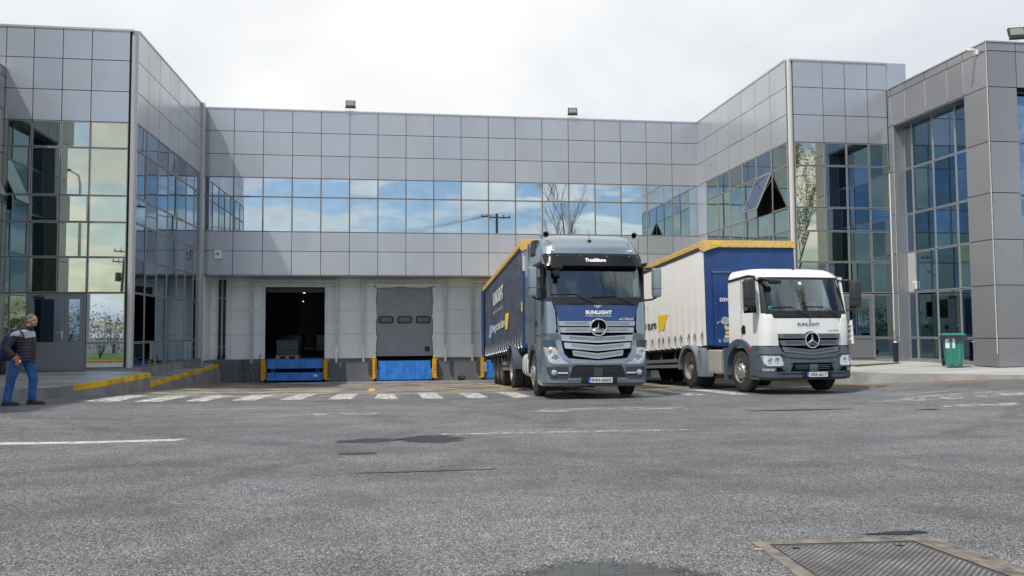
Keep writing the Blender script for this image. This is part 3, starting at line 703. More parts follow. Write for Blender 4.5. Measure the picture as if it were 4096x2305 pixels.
# ------------------------------------------------------------------ wings
def door_leaf(par, F, u0, u1, z0, z1, hs, closer=False):
    mb = MB(); w = .10; zm = z0+(z1-z0)*.335
    fbox(mb, F, u0, u0+w, z0, z1, 0, .05); fbox(mb, F, u1-w, u1, z0, z1, 0, .05)
    fbox(mb, F, u0+w, u1-w, z0, z0+.13, 0, .05); fbox(mb, F, u0+w, u1-w, z1-w, z1, 0, .05); fbox(mb, F, u0+w, u1-w, zm-.05, zm+.05, 0, .05)
    fbox(mb, F, u0+w, u1-w, z0+.13, zm-.05, 0, .035)
    d = mb.build('door', mat('door_grey', (.20, .205, .215), .4, .2), par)
    mb = MB(); fbox(mb, F, u0+w, u1-w, zm+.05, z1-w, .0, .03); mb.build('pane', GB, d)
    if hs is not None:
        mb = MB(); uu = u1-.05 if hs > 0 else u0+.05
        fbox(mb, F, uu-.02, uu+.02, zm+.16, zm+.38, .051, .062); mb.tube([F(uu, zm+.33, .06), F(uu, zm+.33, .11), F(uu-hs*.14, zm+.33, .11)], .010, 8)
        mb.build('handle', CHRM, d)
    if closer:
        mb = MB(); fbox(mb, F, u0+.1, u0+.38, z1-.09, z1-.03, .051, .10); mb.tube([F(u0+.15, z1-.02, .09), F(u0+.3, z1+.02, .06)], .008, 6); mb.build('door_closer', BLK, d)
    return d
ZB = [2.70, 1.23, .50]
YS = [24.98, 25.98, 27.14, 28.3, 29.44, 30.6, 31.75, 32.55]
lw = thing('office_wing', 'left grey office wing with bronze tinted windows and a double door', 'building', (-9.7, 25, 0), group='projecting office wings')
FA = FACE('front', 24.95); FB = FACE('posx', XL)
ua = [-11.5, -10.74, -9.94, -9.13, -8.06]
mb = MB(); backing(mb, FA, -12.6, XL-.06, .42, 10.58)
fbox(mb, FB, 24.98, 33.25, -.9, 10.58, -.06, -.004); mb.box(-30, XL-.07, 24.99, 62, 10.3, 10.55); mb.build('shell', GAP, lw)
mb = MB(); fbox(mb, FA, -12.6, XL-.01, -.5, .49, .0, .03); fbox(mb, FB, 24.95, 33.24, -.9, .49, .0, .03); mb.build('plinth', CONCD, lw)
mb = MB(); panels(mb, FA, [-12.5]+ua, ZT); panels(mb, FA, [-12.5, -11.5], [7.79, 4.79, .5]); panels(mb, FB, YS, ZT)
fbox(mb, FB, 32.56, 33.22, .5, 10.55, 0, .03); mb.build('cladding', [CLAD, CLADB, CLADC], lw)
mb = MB(); fbox(mb, FA, -12.6, XL-.1, 10.56, 10.62, -.3, .05); fbox(mb, FB, 25.02, 33.2, 10.56, 10.62, -.3, .05); mb.build('coping', ALUL, lw)
mb = MB(); mb.tube([(-7.955, 25.05, .42), (-7.955, 25.05, 10.6)], .115, 20); mb.build('corner_column', mat('column_grey', (.50, .495, .485), .35, .3), lw, smooth=True)
mb = MB(); mb.box(XL+.035, XL+.13, 32.62, 32.85, .5, 10.63); mb.build('downpipe_cover', mat('column_grey', (0, 0, 0)), lw)
def gl(i, j):
    return GY if random.random() < .75 else GG
for i in range(4):
    for j in range(5):
        if i < 2: gm = GG
        else: gm = GY
        window(lw, FA, ua[i], ua[i+1], ZG[j+1], ZG[j], gm, .004)
window(lw, FA, ua[0], ua[1], 1.23, 2.70, GY, .003); window(lw, FA, ua[0], ua[1], .50, 1.23, GY, .003)
window(lw, FA, ua[3], ua[4], 1.23, 2.70, GC, .003); window(lw, FA, ua[3], ua[4], .50, 1.23, GC, .003)
dm = mat('door_grey', (0, 0, 0))
mb = MB(); fbox(mb, FA, -10.73, -10.66, .5, 2.68, 0, .045); fbox(mb, FA, -9.20, -9.14, .5, 2.68, 0, .045); fbox(mb, FA, -10.66, -9.20, 2.62, 2.68, 0, .045); fbox(mb, FA, -10.8, -9.1, .44, .5, 0, .12); mb.build('door_frame', dm, lw)
door_leaf(lw, FA, -10.655, -9.72, .505, 2.615, 1, True); door_leaf(lw, FA, -9.715, -9.205, .505, 2.615, None)
for i in range(7):
    for j in range(7):
        a = (ZG+ZB[1:]); window(lw, FB, YS[i], YS[i+1], a[j+1], a[j], GB if (i*3+j) % 7 < 4 else GD, .0035)
# right wing
XRf = 25.0
rw = thing('office_wing', 'right grey office wing with an open top hung window on its side', 'building', (14.8, 25, 0), group='projecting office wings')
FC = FACE('front', XRf); FD = FACE('negx', XR)
uf = [13.05, 14.12, 14.92, 15.74, 16.46]; YR_ = [25.03, 26.2, 27.4, 28.6, 29.8, 31.0, 32.2, 33.24]
mb = MB(); backing(mb, FC, XR+.06, 16.47, .42, 10.58); fbox(mb, FD, 25.03, 33.25, -.9, 10.58, -.06, -.004); mb.box(XR+.07, 16.47, 25.07, 60, 10.3, 10.55); mb.build('shell', GAP, rw)
mb = MB(); fbox(mb, FC, XR+.01, 16.47, -.5, .53, 0, .03); fbox(mb, FD, 25.0, 33.24, -.9, .49, 0, .03); mb.build('plinth', CONCD, rw)
mb = MB(); panels(mb, FC, uf, ZT); panels(mb, FD, YR_, ZT); panels(mb, FD, [32.2, 33.24], [7.79, 5.58, 3.8, .5]); mb.box(16.475, 17.22, 25.02, 25.06, 9.0, 10.63); mb.box(17.18, 17.22, 25.061, 33, 9.0, 10.63); mb.build('cladding', [CLAD, CLADB, CLADC], rw)
mb = MB(); fbox(mb, FC, XR+.1, 16.5, 10.56, 10.62, -.3, .05); fbox(mb, FD, 25.1, 33.24, 10.56, 10.62, -.3, .05); mb.build('coping', ALUL, rw)
mb = MB(); mb.tube([(12.965, 25.09, .42), (12.965, 25.09, 10.61)], .115, 20); mb.build('corner_column', mat('column_light', (.62, .60, .575), .4, .2), rw, smooth=True)
pick = {(0, 0): GY, (0, 1): GY, (0, 2): GY, (0, 3): GY, (0, 4): GG}
for i in range(4):
    for j in range(5):
        gm = pick.get((i, j)) or (GB if (i in (1,) and j != 3) or (i == 2 and j in (1, 2)) or (i == 3 and j == 2) else GG)
        window(rw, FC, uf[i], uf[i+1], ZG[j+1], ZG[j], gm, .004)
window(rw, FC, uf[0], uf[1], 1.23, 2.7, GG); window(rw, FC, uf[0], uf[1], .54, 1.23, GG)
window(rw, FC, uf[3], uf[4], 1.20, 2.68, GG); window(rw, FC, uf[3], uf[4], .54, 1.20, GB)
mb = MB(); fbox(mb, FC, 14.13, 14.18, .54, 2.68, 0, .045); fbox(mb, FC, 15.69, 15.73, .54, 2.68, 0, .045); fbox(mb, FC, 14.18, 15.69, 2.62, 2.68, 0, .045); mb.build('door_frame', ALU, rw)
door_leaf(rw, FC, 14.185, 14.75, .545, 2.615, None); door_leaf(rw, FC, 14.755, 15.685, .545, 2.615, -1, True)
for i in range(6):
    for j in range(7):
        a = ZG+ZB[1:]
        if i == 1 and j == 1: continue
        window(rw, FD, YR_[i], YR_[i+1], a[j+1], a[j], GB if (i, j) in ((4, 0), (2, 0), (1, 0), (5, 3)) else GG, .004)
def open_window(par, F, u0, u1, z0, z1, ang, gm):
    mb = MB(); fbox(mb, F, u0+.01, u1-.01, z0+.01, z1-.01, -.003, .0); mb.build('window_opening', DARK, par)
    H = z1-z0-.03; ca, sa = math.cos(ang), math.sin(ang)
    Q = lambda u, z, d: F(u, z1-.015-(H-z)*ca+d*sa, .03+(H-z)*sa+d*ca)
    mb = MB(); a, b = u0+.02, u1-.02; w = .03
    for A in ((a, a+w, 0, H), (b-w, b, 0, H), (a+w, b-w, 0, w), (a+w, b-w, H-w, H)): fbox(mb, Q, *A, -.025, .02, 1)
    fbox(mb, Q, a+w, b-w, w, H-w, .0, .012, 0); fbox(mb, Q, a+w, b-w, w, H-w, -.012, -.001, 2)
    o = mb.build('open_sash', [gm, ALU, GAP], par)
    mb = MB()
    for u in (u0+.06, u1-.06): mb.tube([Q(u, H*.45, -.03), F(u, z1-.25, .0)], .010, 6)
    mb.build('stay', ALU, par)
open_window(rw, FD, 26.2, 27.4, 5.58, 7.0, .42, GB)
# ------------------------------------------------------------------ entrance blocks
def entrance(name, label, sgn, XE, yf, zt, xout, group):
    """sgn=+1: side face looks to -x at x=XE and the body runs to +x"""
    e = thing(name, label, 'building', (XE, yf, FL), group=group)
    Fs = FACE('negx' if sgn > 0 else 'posx', XE); yb = 24.94; Ff = FACE('front', yf)
    rows = [8.35*zt/9.65, 6.78, 5.32, 4.0, 2.71, 1.22, FL]; zl = rows[0]; zc = zt-.26
    ypr = yf+.93; ypl = yb-.28
    js = [yf]+[yf+.93, yf+1.63, yf+2.66, yf+3.7, yf+4.45, yb] if yb-yf < 5.5 else [yf+.93*0]+[yf+.93+1.1*i for i in range(int((yb-yf-.93)/1.1)+1)]+[yb]
    mb = MB()
    fbox(mb, Fs, yf+.01, yb, zl+.02, zt-.02, -.35, -.004); fbox(mb, Fs, yf+.01, ypr-.01, FL, zl+.02, -.35, -.004); fbox(mb, Fs, ypl+.01, yb, FL, zl+.02, -.35, -.004)
    x0, x1 = sorted((XE+sgn*.36, XE+sgn*xout)); mb.box(x0, x1, yf+.36, 60, zt-.3, zt-.03)
    fbox(mb, Fs, ypr, ypl, FL, zl, -.50, -.40)
    a0, a1 = sorted((XE+sgn*.02, XE+sgn*xout)); fbox(mb, Ff, a0, a1, zl+.02, zt-.02, -.34, -.005)
    b0, b1 = sorted((XE+sgn*.36, XE+sgn*.89)); fbox(mb, Ff, b0, b1, FL, zl, -.34, -.005); c0, c1 = sorted((XE+sgn*.9, XE+sgn*xout)); fbox(mb, Ff, c0, c1, FL, zl, -.5, -.42)
    mb.build('shell', GAP, e)
    mb = MB(); panels(mb, Fs, js, [zt-.01, zc]); panels(mb, Fs, js, [zc, zl]); panels(mb, Fs, [yf-.03, ypr], rows); panels(mb, Fs, [ypl, yb], rows)
    fx = sorted([XE+sgn*.0, XE+sgn*.9]+[XE+sgn*(.9+1.7*k) for k in range(1, int(xout/1.7))])
    panels(mb, Ff, fx, [zt-.01, zc]); panels(mb, Ff, fx, [zc, zl]); panels(mb, Ff, sorted([XE, XE+sgn*.9]), rows)
    fbox(mb, Fs, ypr, ypl, zl-.03, zl+.01, -.40, 0); 
    for (p0, p1) in ((ypr-.012, ypr), (ypl, ypl+.012)): fbox(mb, Fs, p0, p1, FL, zl-.03, -.40, -.002)
    fbox(mb, Ff, *sorted((XE+sgn*.892, XE+sgn*.902)), FL, zl, -.42, 0)
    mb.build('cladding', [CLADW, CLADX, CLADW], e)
    mb = MB(); fbox(mb, Fs, yf-.03, yb, zt-.008, zt+.03, -.35, .05); fbox(mb, Ff, *sorted((XE-sgn*.02, XE+sgn*xout)), zt-.007, zt+.031, -.3, .05); mb.build('coping', ALUL, e)
    mb = MB(); SEAL = mat('white_sealant', (.70, .70, .68), .7, 0, .3, .3, 9)
    fbox(mb, Fs, yf-.036, yf-.020, .8, zt-.02, .020, .036)
    for y in js[1:-1]: fbox(mb, Fs, y-.006, y+.006, zl+.1, zc-.02, .029, .0345)
    fbox(mb, Fs, ypl-.0, ypl+.014, 1.1, zl-.02, .030, .036)
    mb.build('sealant', SEAL, e)
    mb = MB(); fbox(mb, Fs, ypr, ypl, FL-.3, FL+.08, -.40, -.28); mb.build('sill', CONCD, e)
    Fg = FACE('negx' if sgn > 0 else 'posx', XE+sgn*.37)
    n = max(3, int(round((ypl-ypr)/1.05))); my = [ypr, 22.15, 23.2, 24.25, ypl] if sgn > 0 else [ypr+(ypl-ypr)*k/n for k in range(n+1)]
    rz = [zl, 6.85, 5.33, 4.04, 2.71, 1.21, FL+.08]
    for i in range(len(my)-1):
        for j in range(6):
            if sgn < 0 and i == len(my)-2 and j == 1: open_window(e, Fg, my[i], my[i+1], rz[j+1], rz[j], .42, GB); continue
            if sgn > 0 and i == 3 and j == 3:
                mb = MB(); fbox(mb, Fg, my[i]+.01, my[i+1]-.01, rz[j+1]+.01, rz[j]-.01, 0, .03); mb.build('infill_panel', mat('infill_panel_grey', (.46, .46, .445), .5), e); continue
            window(e, Fg, my[i], my[i+1], rz[j+1], rz[j], GD if (i+j) % 2 == 0 else (GB if (i*2+j) % 3 else GG), .004, fr=ALUL)
    Fh = FACE('front', yf+.40); k = 0
    xs = [XE+sgn*(.9+1.15*i) for i in range(int((xout-.9)/1.15)+1)]
    for a, b in zip(xs, xs[1:]):
        if k > 5: break
        for j in range(6): window(e, Fh, a, b, rz[j+1], rz[j], GB, .004)
        k += 1
    return e
entrance('entrance_block', 'tall grey entrance block with deep glazed portal at the right edge', 1, 16.48, 20.3, 9.65, 8, 'glazed entrance blocks')
entrance('entrance_block', 'grey entrance block standing beyond the left frame edge', -1, -11.53, 20.3, 9.30, 8, 'glazed entrance blocks')

# unseen tall block, added beyond the left edge to shade pavement and walking man
tw = thing('shade_block', 'tall grey panelled block added out of view at left to shade the yard', 'building', (-23, 14, 0))
mb = MB(); mb.box(-30, -16.35, 8.55, 20.2, 0, 19.4); mb.build('shell', GAP, tw)
FT = FACE('posx', -16.35); FU = FACE('front', 8.55); mb = MB(); zz_ = [.2+1.37*i for i in range(15)]
panels(mb, FT, [8.55+1.165*i for i in range(11)], zz_); panels(mb, FU, [-30+1.365*i for i in range(11)], zz_); mb.build('cladding', [CLAD, CLADB, CLADC], tw)
mb = MB(); mb.box(-30.1, -16.3, 8.45, 20.2, 19.402, 19.46); mb.build('coping', ALU, tw)
# ------------------------------------------------------------------ vehicle kit
def lerp_tab(tab, z):
    if z <= tab[0][0]: return tab[0][1:]
    for a, b in zip(tab, tab[1:]):
        if z <= b[0]:
            t = (z-a[0])/(b[0]-a[0]); return tuple(p+(q-p)*t for p, q in zip(a[1:], b[1:]))
    return tab[-1][1:]
class Shell:
    """horizontal sections: z, half width, front y, corner radius ; bow of the nose"""
    def __init__(s, tab, bow=.05): s.t = tab; s.bow = bow
    def y(s, x, z):
        hw, f, r = lerp_tab(s.t, z); ax = min(abs(x), hw); v = f+s.bow*(ax/hw)**2
        if ax > hw-r: q = ax-(hw-r); v += r-math.sqrt(max(0, r*r-q*q))
        return v
    def loft(s, mb, z0, z1, yb, dz=.04, mi=0, top=True):
        n = max(2, int((z1-z0)/dz)); rings = []; zs = [z0+(z1-z0)*i/n for i in range(n+1)]
        for z in zs:
            hw, f, r = lerp_tab(s.t, z); ring = [(-hw, yb, z)]
            K = 9
            for k in range(K):
                a = math.pi/2*k/(K-1); x = -(hw-r)-r*math.cos(a); ring.append((x, f+s.bow*(x/hw)**2+r-r*math.sin(a), z))
            for k in range(1, 10): x = -(hw-r)+2*(hw-r)*k/10; ring.append((x, f+s.bow*(x/hw)**2, z))
            for k in range(K):
                a = math.pi/2*(1-k/(K-1)); x = (hw-r)+r*math.cos(a); ring.append((x, f+s.bow*(x/hw)**2+r-r*math.sin(a), z))
            ring.append((hw, yb, z)); rings.append(ring)
        m = len(rings[0]); vs = [p for r_ in rings for p in r_]
        fs = [(i*m+k, i*m+k+1, (i+1)*m+k+1, (i+1)*m+k) for i in range(n) for k in range(m-1)]+[(i*m+m-1, i*m, (i+1)*m, (i+1)*m+m-1) for i in range(n)]
        if top: fs.append(tuple(range(n*m, (n+1)*m)))
        fs.append(tuple(range(m-1, -1, -1)))
        mb.add(vs, fs, mi)
    def patch(s, mb, zs, xl, xr, off=.01, mi=0, th=.04, nx=12, vee=0., sub=4, offs=None):
        """sheet following the nose between lists of left and right edges (one per z)"""
        Z = []; XL_ = []; XR_ = []
        for i in range(len(zs)-1):
            for k in range(sub):
                t = k/sub; Z.append(zs[i]+(zs[i+1]-zs[i])*t); XL_.append(xl[i]+(xl[i+1]-xl[i])*t); XR_.append(xr[i]+(xr[i+1]-xr[i])*t)
        Z.append(zs[-1]); XL_.append(xl[-1]); XR_.append(xr[-1])
        F_ = []; B_ = []; n = len(Z)
        for j in range(n):
            for i in range(nx+1):
                x = XL_[j]+(XR_[j]-XL_[j])*i/nx; z = Z[j]-vee*(1-min(1, abs(x)/max(.01, abs(XR_[j]))))
                o = off if offs is None else offs(x, z)
                y = s.y(x, z); F_.append((x, y-o, z)); B_.append((x, y-o+th, z))
        w = nx+1; q = len(F_)
        fs = [(j*w+i, j*w+i+1, (j+1)*w+i+1, (j+1)*w+i) for j in range(n-1) for i in range(nx)]
        bs = [(q+j*w+i, q+(j+1)*w+i, q+(j+1)*w+i+1, q+j*w+i+1) for j in range(n-1) for i in range(nx)]
        e = [(i, q+i, q+i+1, i+1) for i in range(nx)]+[((n-1)*w+i, (n-1)*w+i+1, q+(n-1)*w+i+1, q+(n-1)*w+i) for i in range(nx)]
        e += [(j*w, (j+1)*w, q+(j+1)*w, q+j*w) for j in range(n-1)]+[(j*w+nx, q+j*w+nx, q+(j+1)*w+nx, (j+1)*w+nx) for j in range(n-1)]
        mb.add(F_+B_, fs+bs+e, mi)
def ws_glass():
    m = bpy.data.materials.new('windscreen_glass'); m.use_nodes = True; t = m.node_tree; t.nodes.clear()
    tr = N(t, 'ShaderNodeBsdfTransparent'); tr.inputs[0].default_value = (.80, .87, .86, 1)
    gl_ = N(t, 'ShaderNodeBsdfGlossy'); gl_.inputs['Roughness'].default_value = .01; gl_.inputs[0].default_value = (.9, .95, 1, 1)
    fr_ = N(t, 'ShaderNodeFresnel', i_IOR=1.5); mx_ = N(t, 'ShaderNodeMixShader'); o = N(t, 'ShaderNodeOutputMaterial')
    b = math_(t, 'ADD', fr_.outputs[0], .045, clamp=True)
    t.links.new(b, mx_.inputs[0]); t.links.new(tr.outputs[0], mx_.inputs[1]); t.links.new(gl_.outputs[0], mx_.inputs[2]); L(t, mx_, o)
    return m
WSG = ws_glass()
SIDEG = WSG; VANG = mat('side_glass', (.012, .015, .018), .05, 0, .8)
INT = mat('cab_interior', (.10, .105, .11), .8)
def wheel(par, x, y, z, r=.5, w=.30, side=-1, dish=.06, twin=False, drive=False, rimm=None, name='wheel'):
    """axle along x. side = -1: outer face to -x"""
    o = bpy.data.objects.new(name, None); COL.objects.link(o); o.parent = par; o.location = (x, y, z); o.matrix_basis = Matrix.Translation((x, y, z))
    s = side; mb = MB()
    W = w if not twin else .62
    prof = [(0, r*.56), (.008, r*.60), (.018, r*.80), (.03, r*.93), (.055, r*.985), (.07, r)]+[(.07+(W-.14)*k/6, r) for k in range(1, 7)]+[(W-.055, r*.985), (W-.03, r*.93), (W, r*.6)]
    if twin: prof = prof[:6]+[(.28, r), (.30, r*.95), (.32, r*.9), (.34, r*.95), (.36, r)]+prof[-4:]
    mb.lathe([(s*(-a)+0, q) for a, q in prof], 48)
    # tread grooves as ribs
    for k in range(48):
        a = 2*math.pi*k/48; ca, sa = math.cos(a), math.sin(a)
        c = Vector((0, ca*r, sa*r)); t_ = Vector((0, -sa, ca)); n_ = Vector((0, ca, sa))
        for (a0, a1) in ((.045, .085), (W-.085, W-.045)):
            vs = [Vector((-s*a_, 0, 0))+c+t_*tt+n_*hh for a_ in (a0, a1) for tt in (-.016, .016) for hh in (-.004, .008)]
            mb.add(vs, [(0, 1, 3, 2), (4, 6, 7, 5), (0, 4, 5, 1), (2, 3, 7, 6), (1, 5, 7, 3)])
    mb.build('tyre', TYRE, o, smooth=True, keep=True)
    mb = MB(); R0 = r*.565; q = -s
    if drive:   # deep dished rear rim
        mb.lathe([(q*.0, R0), (q*.012, R0-.012), (q*.02, R0-.03), (q*.12, R0-.05), (q*.14, .19), (q*.145, .15), (q*.10, .13), (q*.04, .12), (q*.03, .08), (q*.025, 0)], 40)
    else:
        mb.lathe([(q*.0, R0), (q*.012, R0-.012), (q*.02, R0-.03), (q*.055, R0-.045), (q*(.03), .19), (q*(-.01), .17), (q*(-.02), .16), (q*-.015, .12), (q*-.03, .10), (q*-.05, .085), (q*-.055, .05), (q*-.056, 0)], 40)
    for k in range(10):
        a = 2*math.pi*k/10; rr = .142 if not drive else .168
        x0 = (-.018 if not drive else .135)
        mb.tube([(q*x0, math.cos(a)*rr, math.sin(a)*rr), (q*(x0-.035), math.cos(a)*rr, math.sin(a)*rr)], .013, 6)
    for k in range(10):
        a = 2*math.pi*(k+.5)/10; rr = .205 if not drive else .205; x0 = .028 if not drive else .128
        if not drive: mb.tube([(q*(x0+.016), math.cos(a)*rr, math.sin(a)*rr), (q*(x0-.001), math.cos(a)*rr, math.sin(a)*rr)], .024, 10, 1)
    mb.build('rim', [rimm or STEEL, DARK], o, smooth=True, keep=True)
    return o
def star(mb, c, R, F_, mi=0):
    """three pointed star in a ring; F_(u, v, d) -> xyz"""
    n = 40; rt_ = R*.075
    for k in range(n):
        pass
    vs = []; fs = []; m = 8
    for k in range(n):
        a = 2*math.pi*k/n
        for j in range(m):
            b = 2*math.pi*j/m; rr = R-rt_+rt_*math.cos(b)*1.2; vs.append(F_(c[0]+rr*math.cos(a), c[1]+rr*math.sin(a), rt_*math.sin(b)+.01))
    for k in range(n):
        for j in range(m): fs.append((k*m+j, k*m+(j+1) % m, ((k+1) % n)*m+(j+1) % m, ((k+1) % n)*m+j))
    mb.add(vs, fs, mi)
    ap = F_(c[0], c[1], .05); r0 = R*.15
    for k in range(3):
        a = math.pi/2+2*math.pi*k/3; tip = F_(c[0]+(R-rt_)*math.cos(a), c[1]+(R-rt_)*math.sin(a), .012)
        l = F_(c[0]+r0*math.cos(a-math.pi/3), c[1]+r0*math.sin(a-math.pi/3), .012); r_ = F_(c[0]+r0*math.cos(a+math.pi/3), c[1]+r0*math.sin(a+math.pi/3), .012)
        mb.add([ap, l, tip, r_], [(0, 1, 2), (0, 2, 3), (1, 0, 3), (1, 3, 2)], mi)
def plate(par, F_, cx, cz, w, h, txt):
    o = None
    mb = MB(); P = lambda a, b, c, d, e, f: [F_(a, c, f), F_(b, c, f), F_(b, d, f), F_(a, d, f)]
    mb.add(P(cx-w/2-.01, cx+w/2+.01, cz-h/2-.01, cz+h/2+.01, 0, .010)+P(cx-w/2-.01, cx+w/2+.01, cz-h/2-.01, cz+h/2+.01, 0, -.01), [(0, 1, 2, 3), (0, 4, 5, 1), (1, 5, 6, 2), (2, 6, 7, 3), (3, 7, 4, 0)], 1)
    mb.add(P(cx-w/2, cx+w/2, cz-h/2, cz+h/2, 0, .013), [(0, 1, 2, 3)], 0)
    mb.add(P(cx-w/2, cx-w/2+.045, cz-h/2, cz+h/2, 0, .0145), [(0, 1, 2, 3)], 2)
    p_ = mb.build('number_plate', [PLATEW, BLK, mat('eu_blue', (.02, .12, .55), .4)], par, keep=True)
    mb = MB(); letter(mb, txt, lambda u, v: F_(cx-w/2+.065+u, cz-h*.34+v, .0150), w-.085, h*.68, .03)
    mb.build('lettering', LETD, p_, keep=True)
    mb = MB(); letter(mb, 'GR', lambda u, v: F_(cx-w/2+.008+u, cz-h*.36+v, .0158), .03, .022, .02); mb.build('lettering', LETW, p_, keep=True)
def wiper(par, S_, x0, z0, xk, zk, xe, ze, name='wiper'):
    mb = MB(); P = lambda x, z, o: (x, S_.y(x, z)-o, z)
    mb.tube([P(x0, z0, .05), P((x0+xk)/2, (z0+zk)/2, .06), P(xk, zk, .045)], [.014, .011, .007], 6)
    n = 8; mb.tube([P(xk+(xe-xk)*k/n, zk+(ze-zk)*k/n, .028) for k in range(n+1)], .010, 6)
    mb.build(name, BLK, par, keep=True)
SCR = (.62, .50)
def mirror(par, x, y, z0, z1, mt, s, w=.20, d=.13, arm=True):
    mb = MB(); cxx = x; r = .05
    def sec(z, k): 
        a, b = w/2*k, d/2*k
        return [(cxx-a+.03*k, y-b, z), (cxx+a-.03*k, y-b, z), (cxx+a, y-b+.04, z), (cxx+a, y+b, z), (cxx-a, y+b, z), (cxx-a, y-b+.04, z)]
    zs = [(z0, .7), (z0+.02, .9), (z0+.06, 1.0), (z1-.05, 1.0), (z1-.015, .92), (z1, .75)]
    vs = [p for z, k in zs for p in sec(z, k)]; n = 6
    fs = [(i*n+k, i*n+(k+1) % n, (i+1)*n+(k+1) % n, (i+1)*n+k) for i in range(len(zs)-1) for k in range(n)]+[tuple(range(n-1, -1, -1)), tuple(range((len(zs)-1)*n, len(zs)*n))]
    mb.add(vs, fs); o = mb.build('mirror', mt, par, smooth=True, keep=True)
    zs_ = z0+(z1-z0)*.30
    mb = MB(); mb.box(cxx-w/2-.002, cxx+w/2+.002, y-d/2-.002, y+d/2+.003, zs_, zs_+.008); mb.box(cxx-w/2+.02, cxx+w/2-.02, y+d/2-.001, y+d/2+.004, z0+.05, z1-.05); mb.build('mirror_glass', DARK, o, keep=True)
    for zz in (z1-.04, z0+.0):
        mb = MB(); mb.tube([(cxx, y+.02, zz), (cxx-s*.10, y+.08, zz+(.05 if zz > z0+.1 else -.05)), (cxx-s*.30, y+.28, zz+(.06 if zz > z0+.1 else -.07))], [.022, .022, .028], 8)
        mb.build('mirror_arm', BLK, o, keep=True)
    return o
def arch(mb, x0, x1, yc, zc, R0, R1, a0, a1, n=14, mi=0):
    vs = []; 
    for k in range(n+1):
        a = a0+(a1-a0)*k/n
        for x in (x0, x1):
            for r in (R0, R1): vs.append((x, yc+math.cos(a)*r, zc+math.sin(a)*r))
    fs = []
    for k in range(n):
        b = k*4; fs += [(b, b+1, b+5, b+4), (b+2, b+6, b+7, b+3), (b, b+4, b+6, b+2), (b+1, b+3, b+7, b+5)]
    fs += [(0, 2, 3, 1), (n*4, n*4+1, n*4+3, n*4+2)]
    mb.add(vs, fs, mi)
def perforate(mb, S_, z0, z1, x0, x1, vee, off, mi, p=.026, gap=None):
    """rows of small dark holes laid on a slat"""
    nz = max(2, int(round((z1-z0)/p))); 
    for j in range(nz):
        z = z0+(z1-z0)*(j+.5)/nz; n = int((x1-x0)/p)
        for i in range(n):
            x = x0+(x1-x0)*(i+.5+(j % 2)*.5-.25)/n
            if gap and abs(x) < gap: continue
            zz = z-vee*(1-min(1, abs(x)/max(.01, abs(x1)))); y = S_.y(x, zz)-off; r = p*.36
            mb.add([(x+r*math.cos(a), y, zz+r*math.sin(a)) for a in (0, 1.047, 2.094, 3.1416, 4.189, 5.236)], [(0, 1, 2, 3, 4, 5)], mi)
def interior(par, hw, y0, z0, z1, yb=1.9, seatx=(-.5, .5)):
    mb = MB(); mb.box(-hw, hw, y0, y0+.38, z0-.35, z0-.02); mb.box(-hw, hw, y0+.38, y0+.5, z0-.35, z0-.10)
    mb.box(-hw-.01, hw+.01, yb, yb+.03, z0-.8, z1)
    mb.build('dashboard', INT, par, bevel=.03, keep=True)
    for x in seatx:
        mb = MB(); mb.box(x-.25, x+.25, y0+.75, y0+1.2, z0-.55, z0-.38); mb.box(x-.24, x+.24, y0+1.12, y0+1.26, z0-.4, z0+.28); mb.box(x-.14, x+.14, y0+1.12, y0+1.22, z0+.32, z0+.5)
        mb.build('seat', mat('seat_grey', (.06, .062, .07), .9), par, bevel=.04, keep=True)
    mb = MB(); M = Matrix.Translation((seatx[-1], y0+.56, z0-.03)) @ Matrix.Rotation(R_(-52), 4, 'X'); n = 24
    pts = [M @ Vector((math.cos(2*math.pi*k/n)*.22, math.sin(2*math.pi*k/n)*.22, 0)) for k in range(n+1)]
    mb.tube(pts, .016, 6, caps=False); mb.tube([pts[0], pts[n//2]], .014, 6); mb.build('steering_wheel', BLK, par, keep=True)
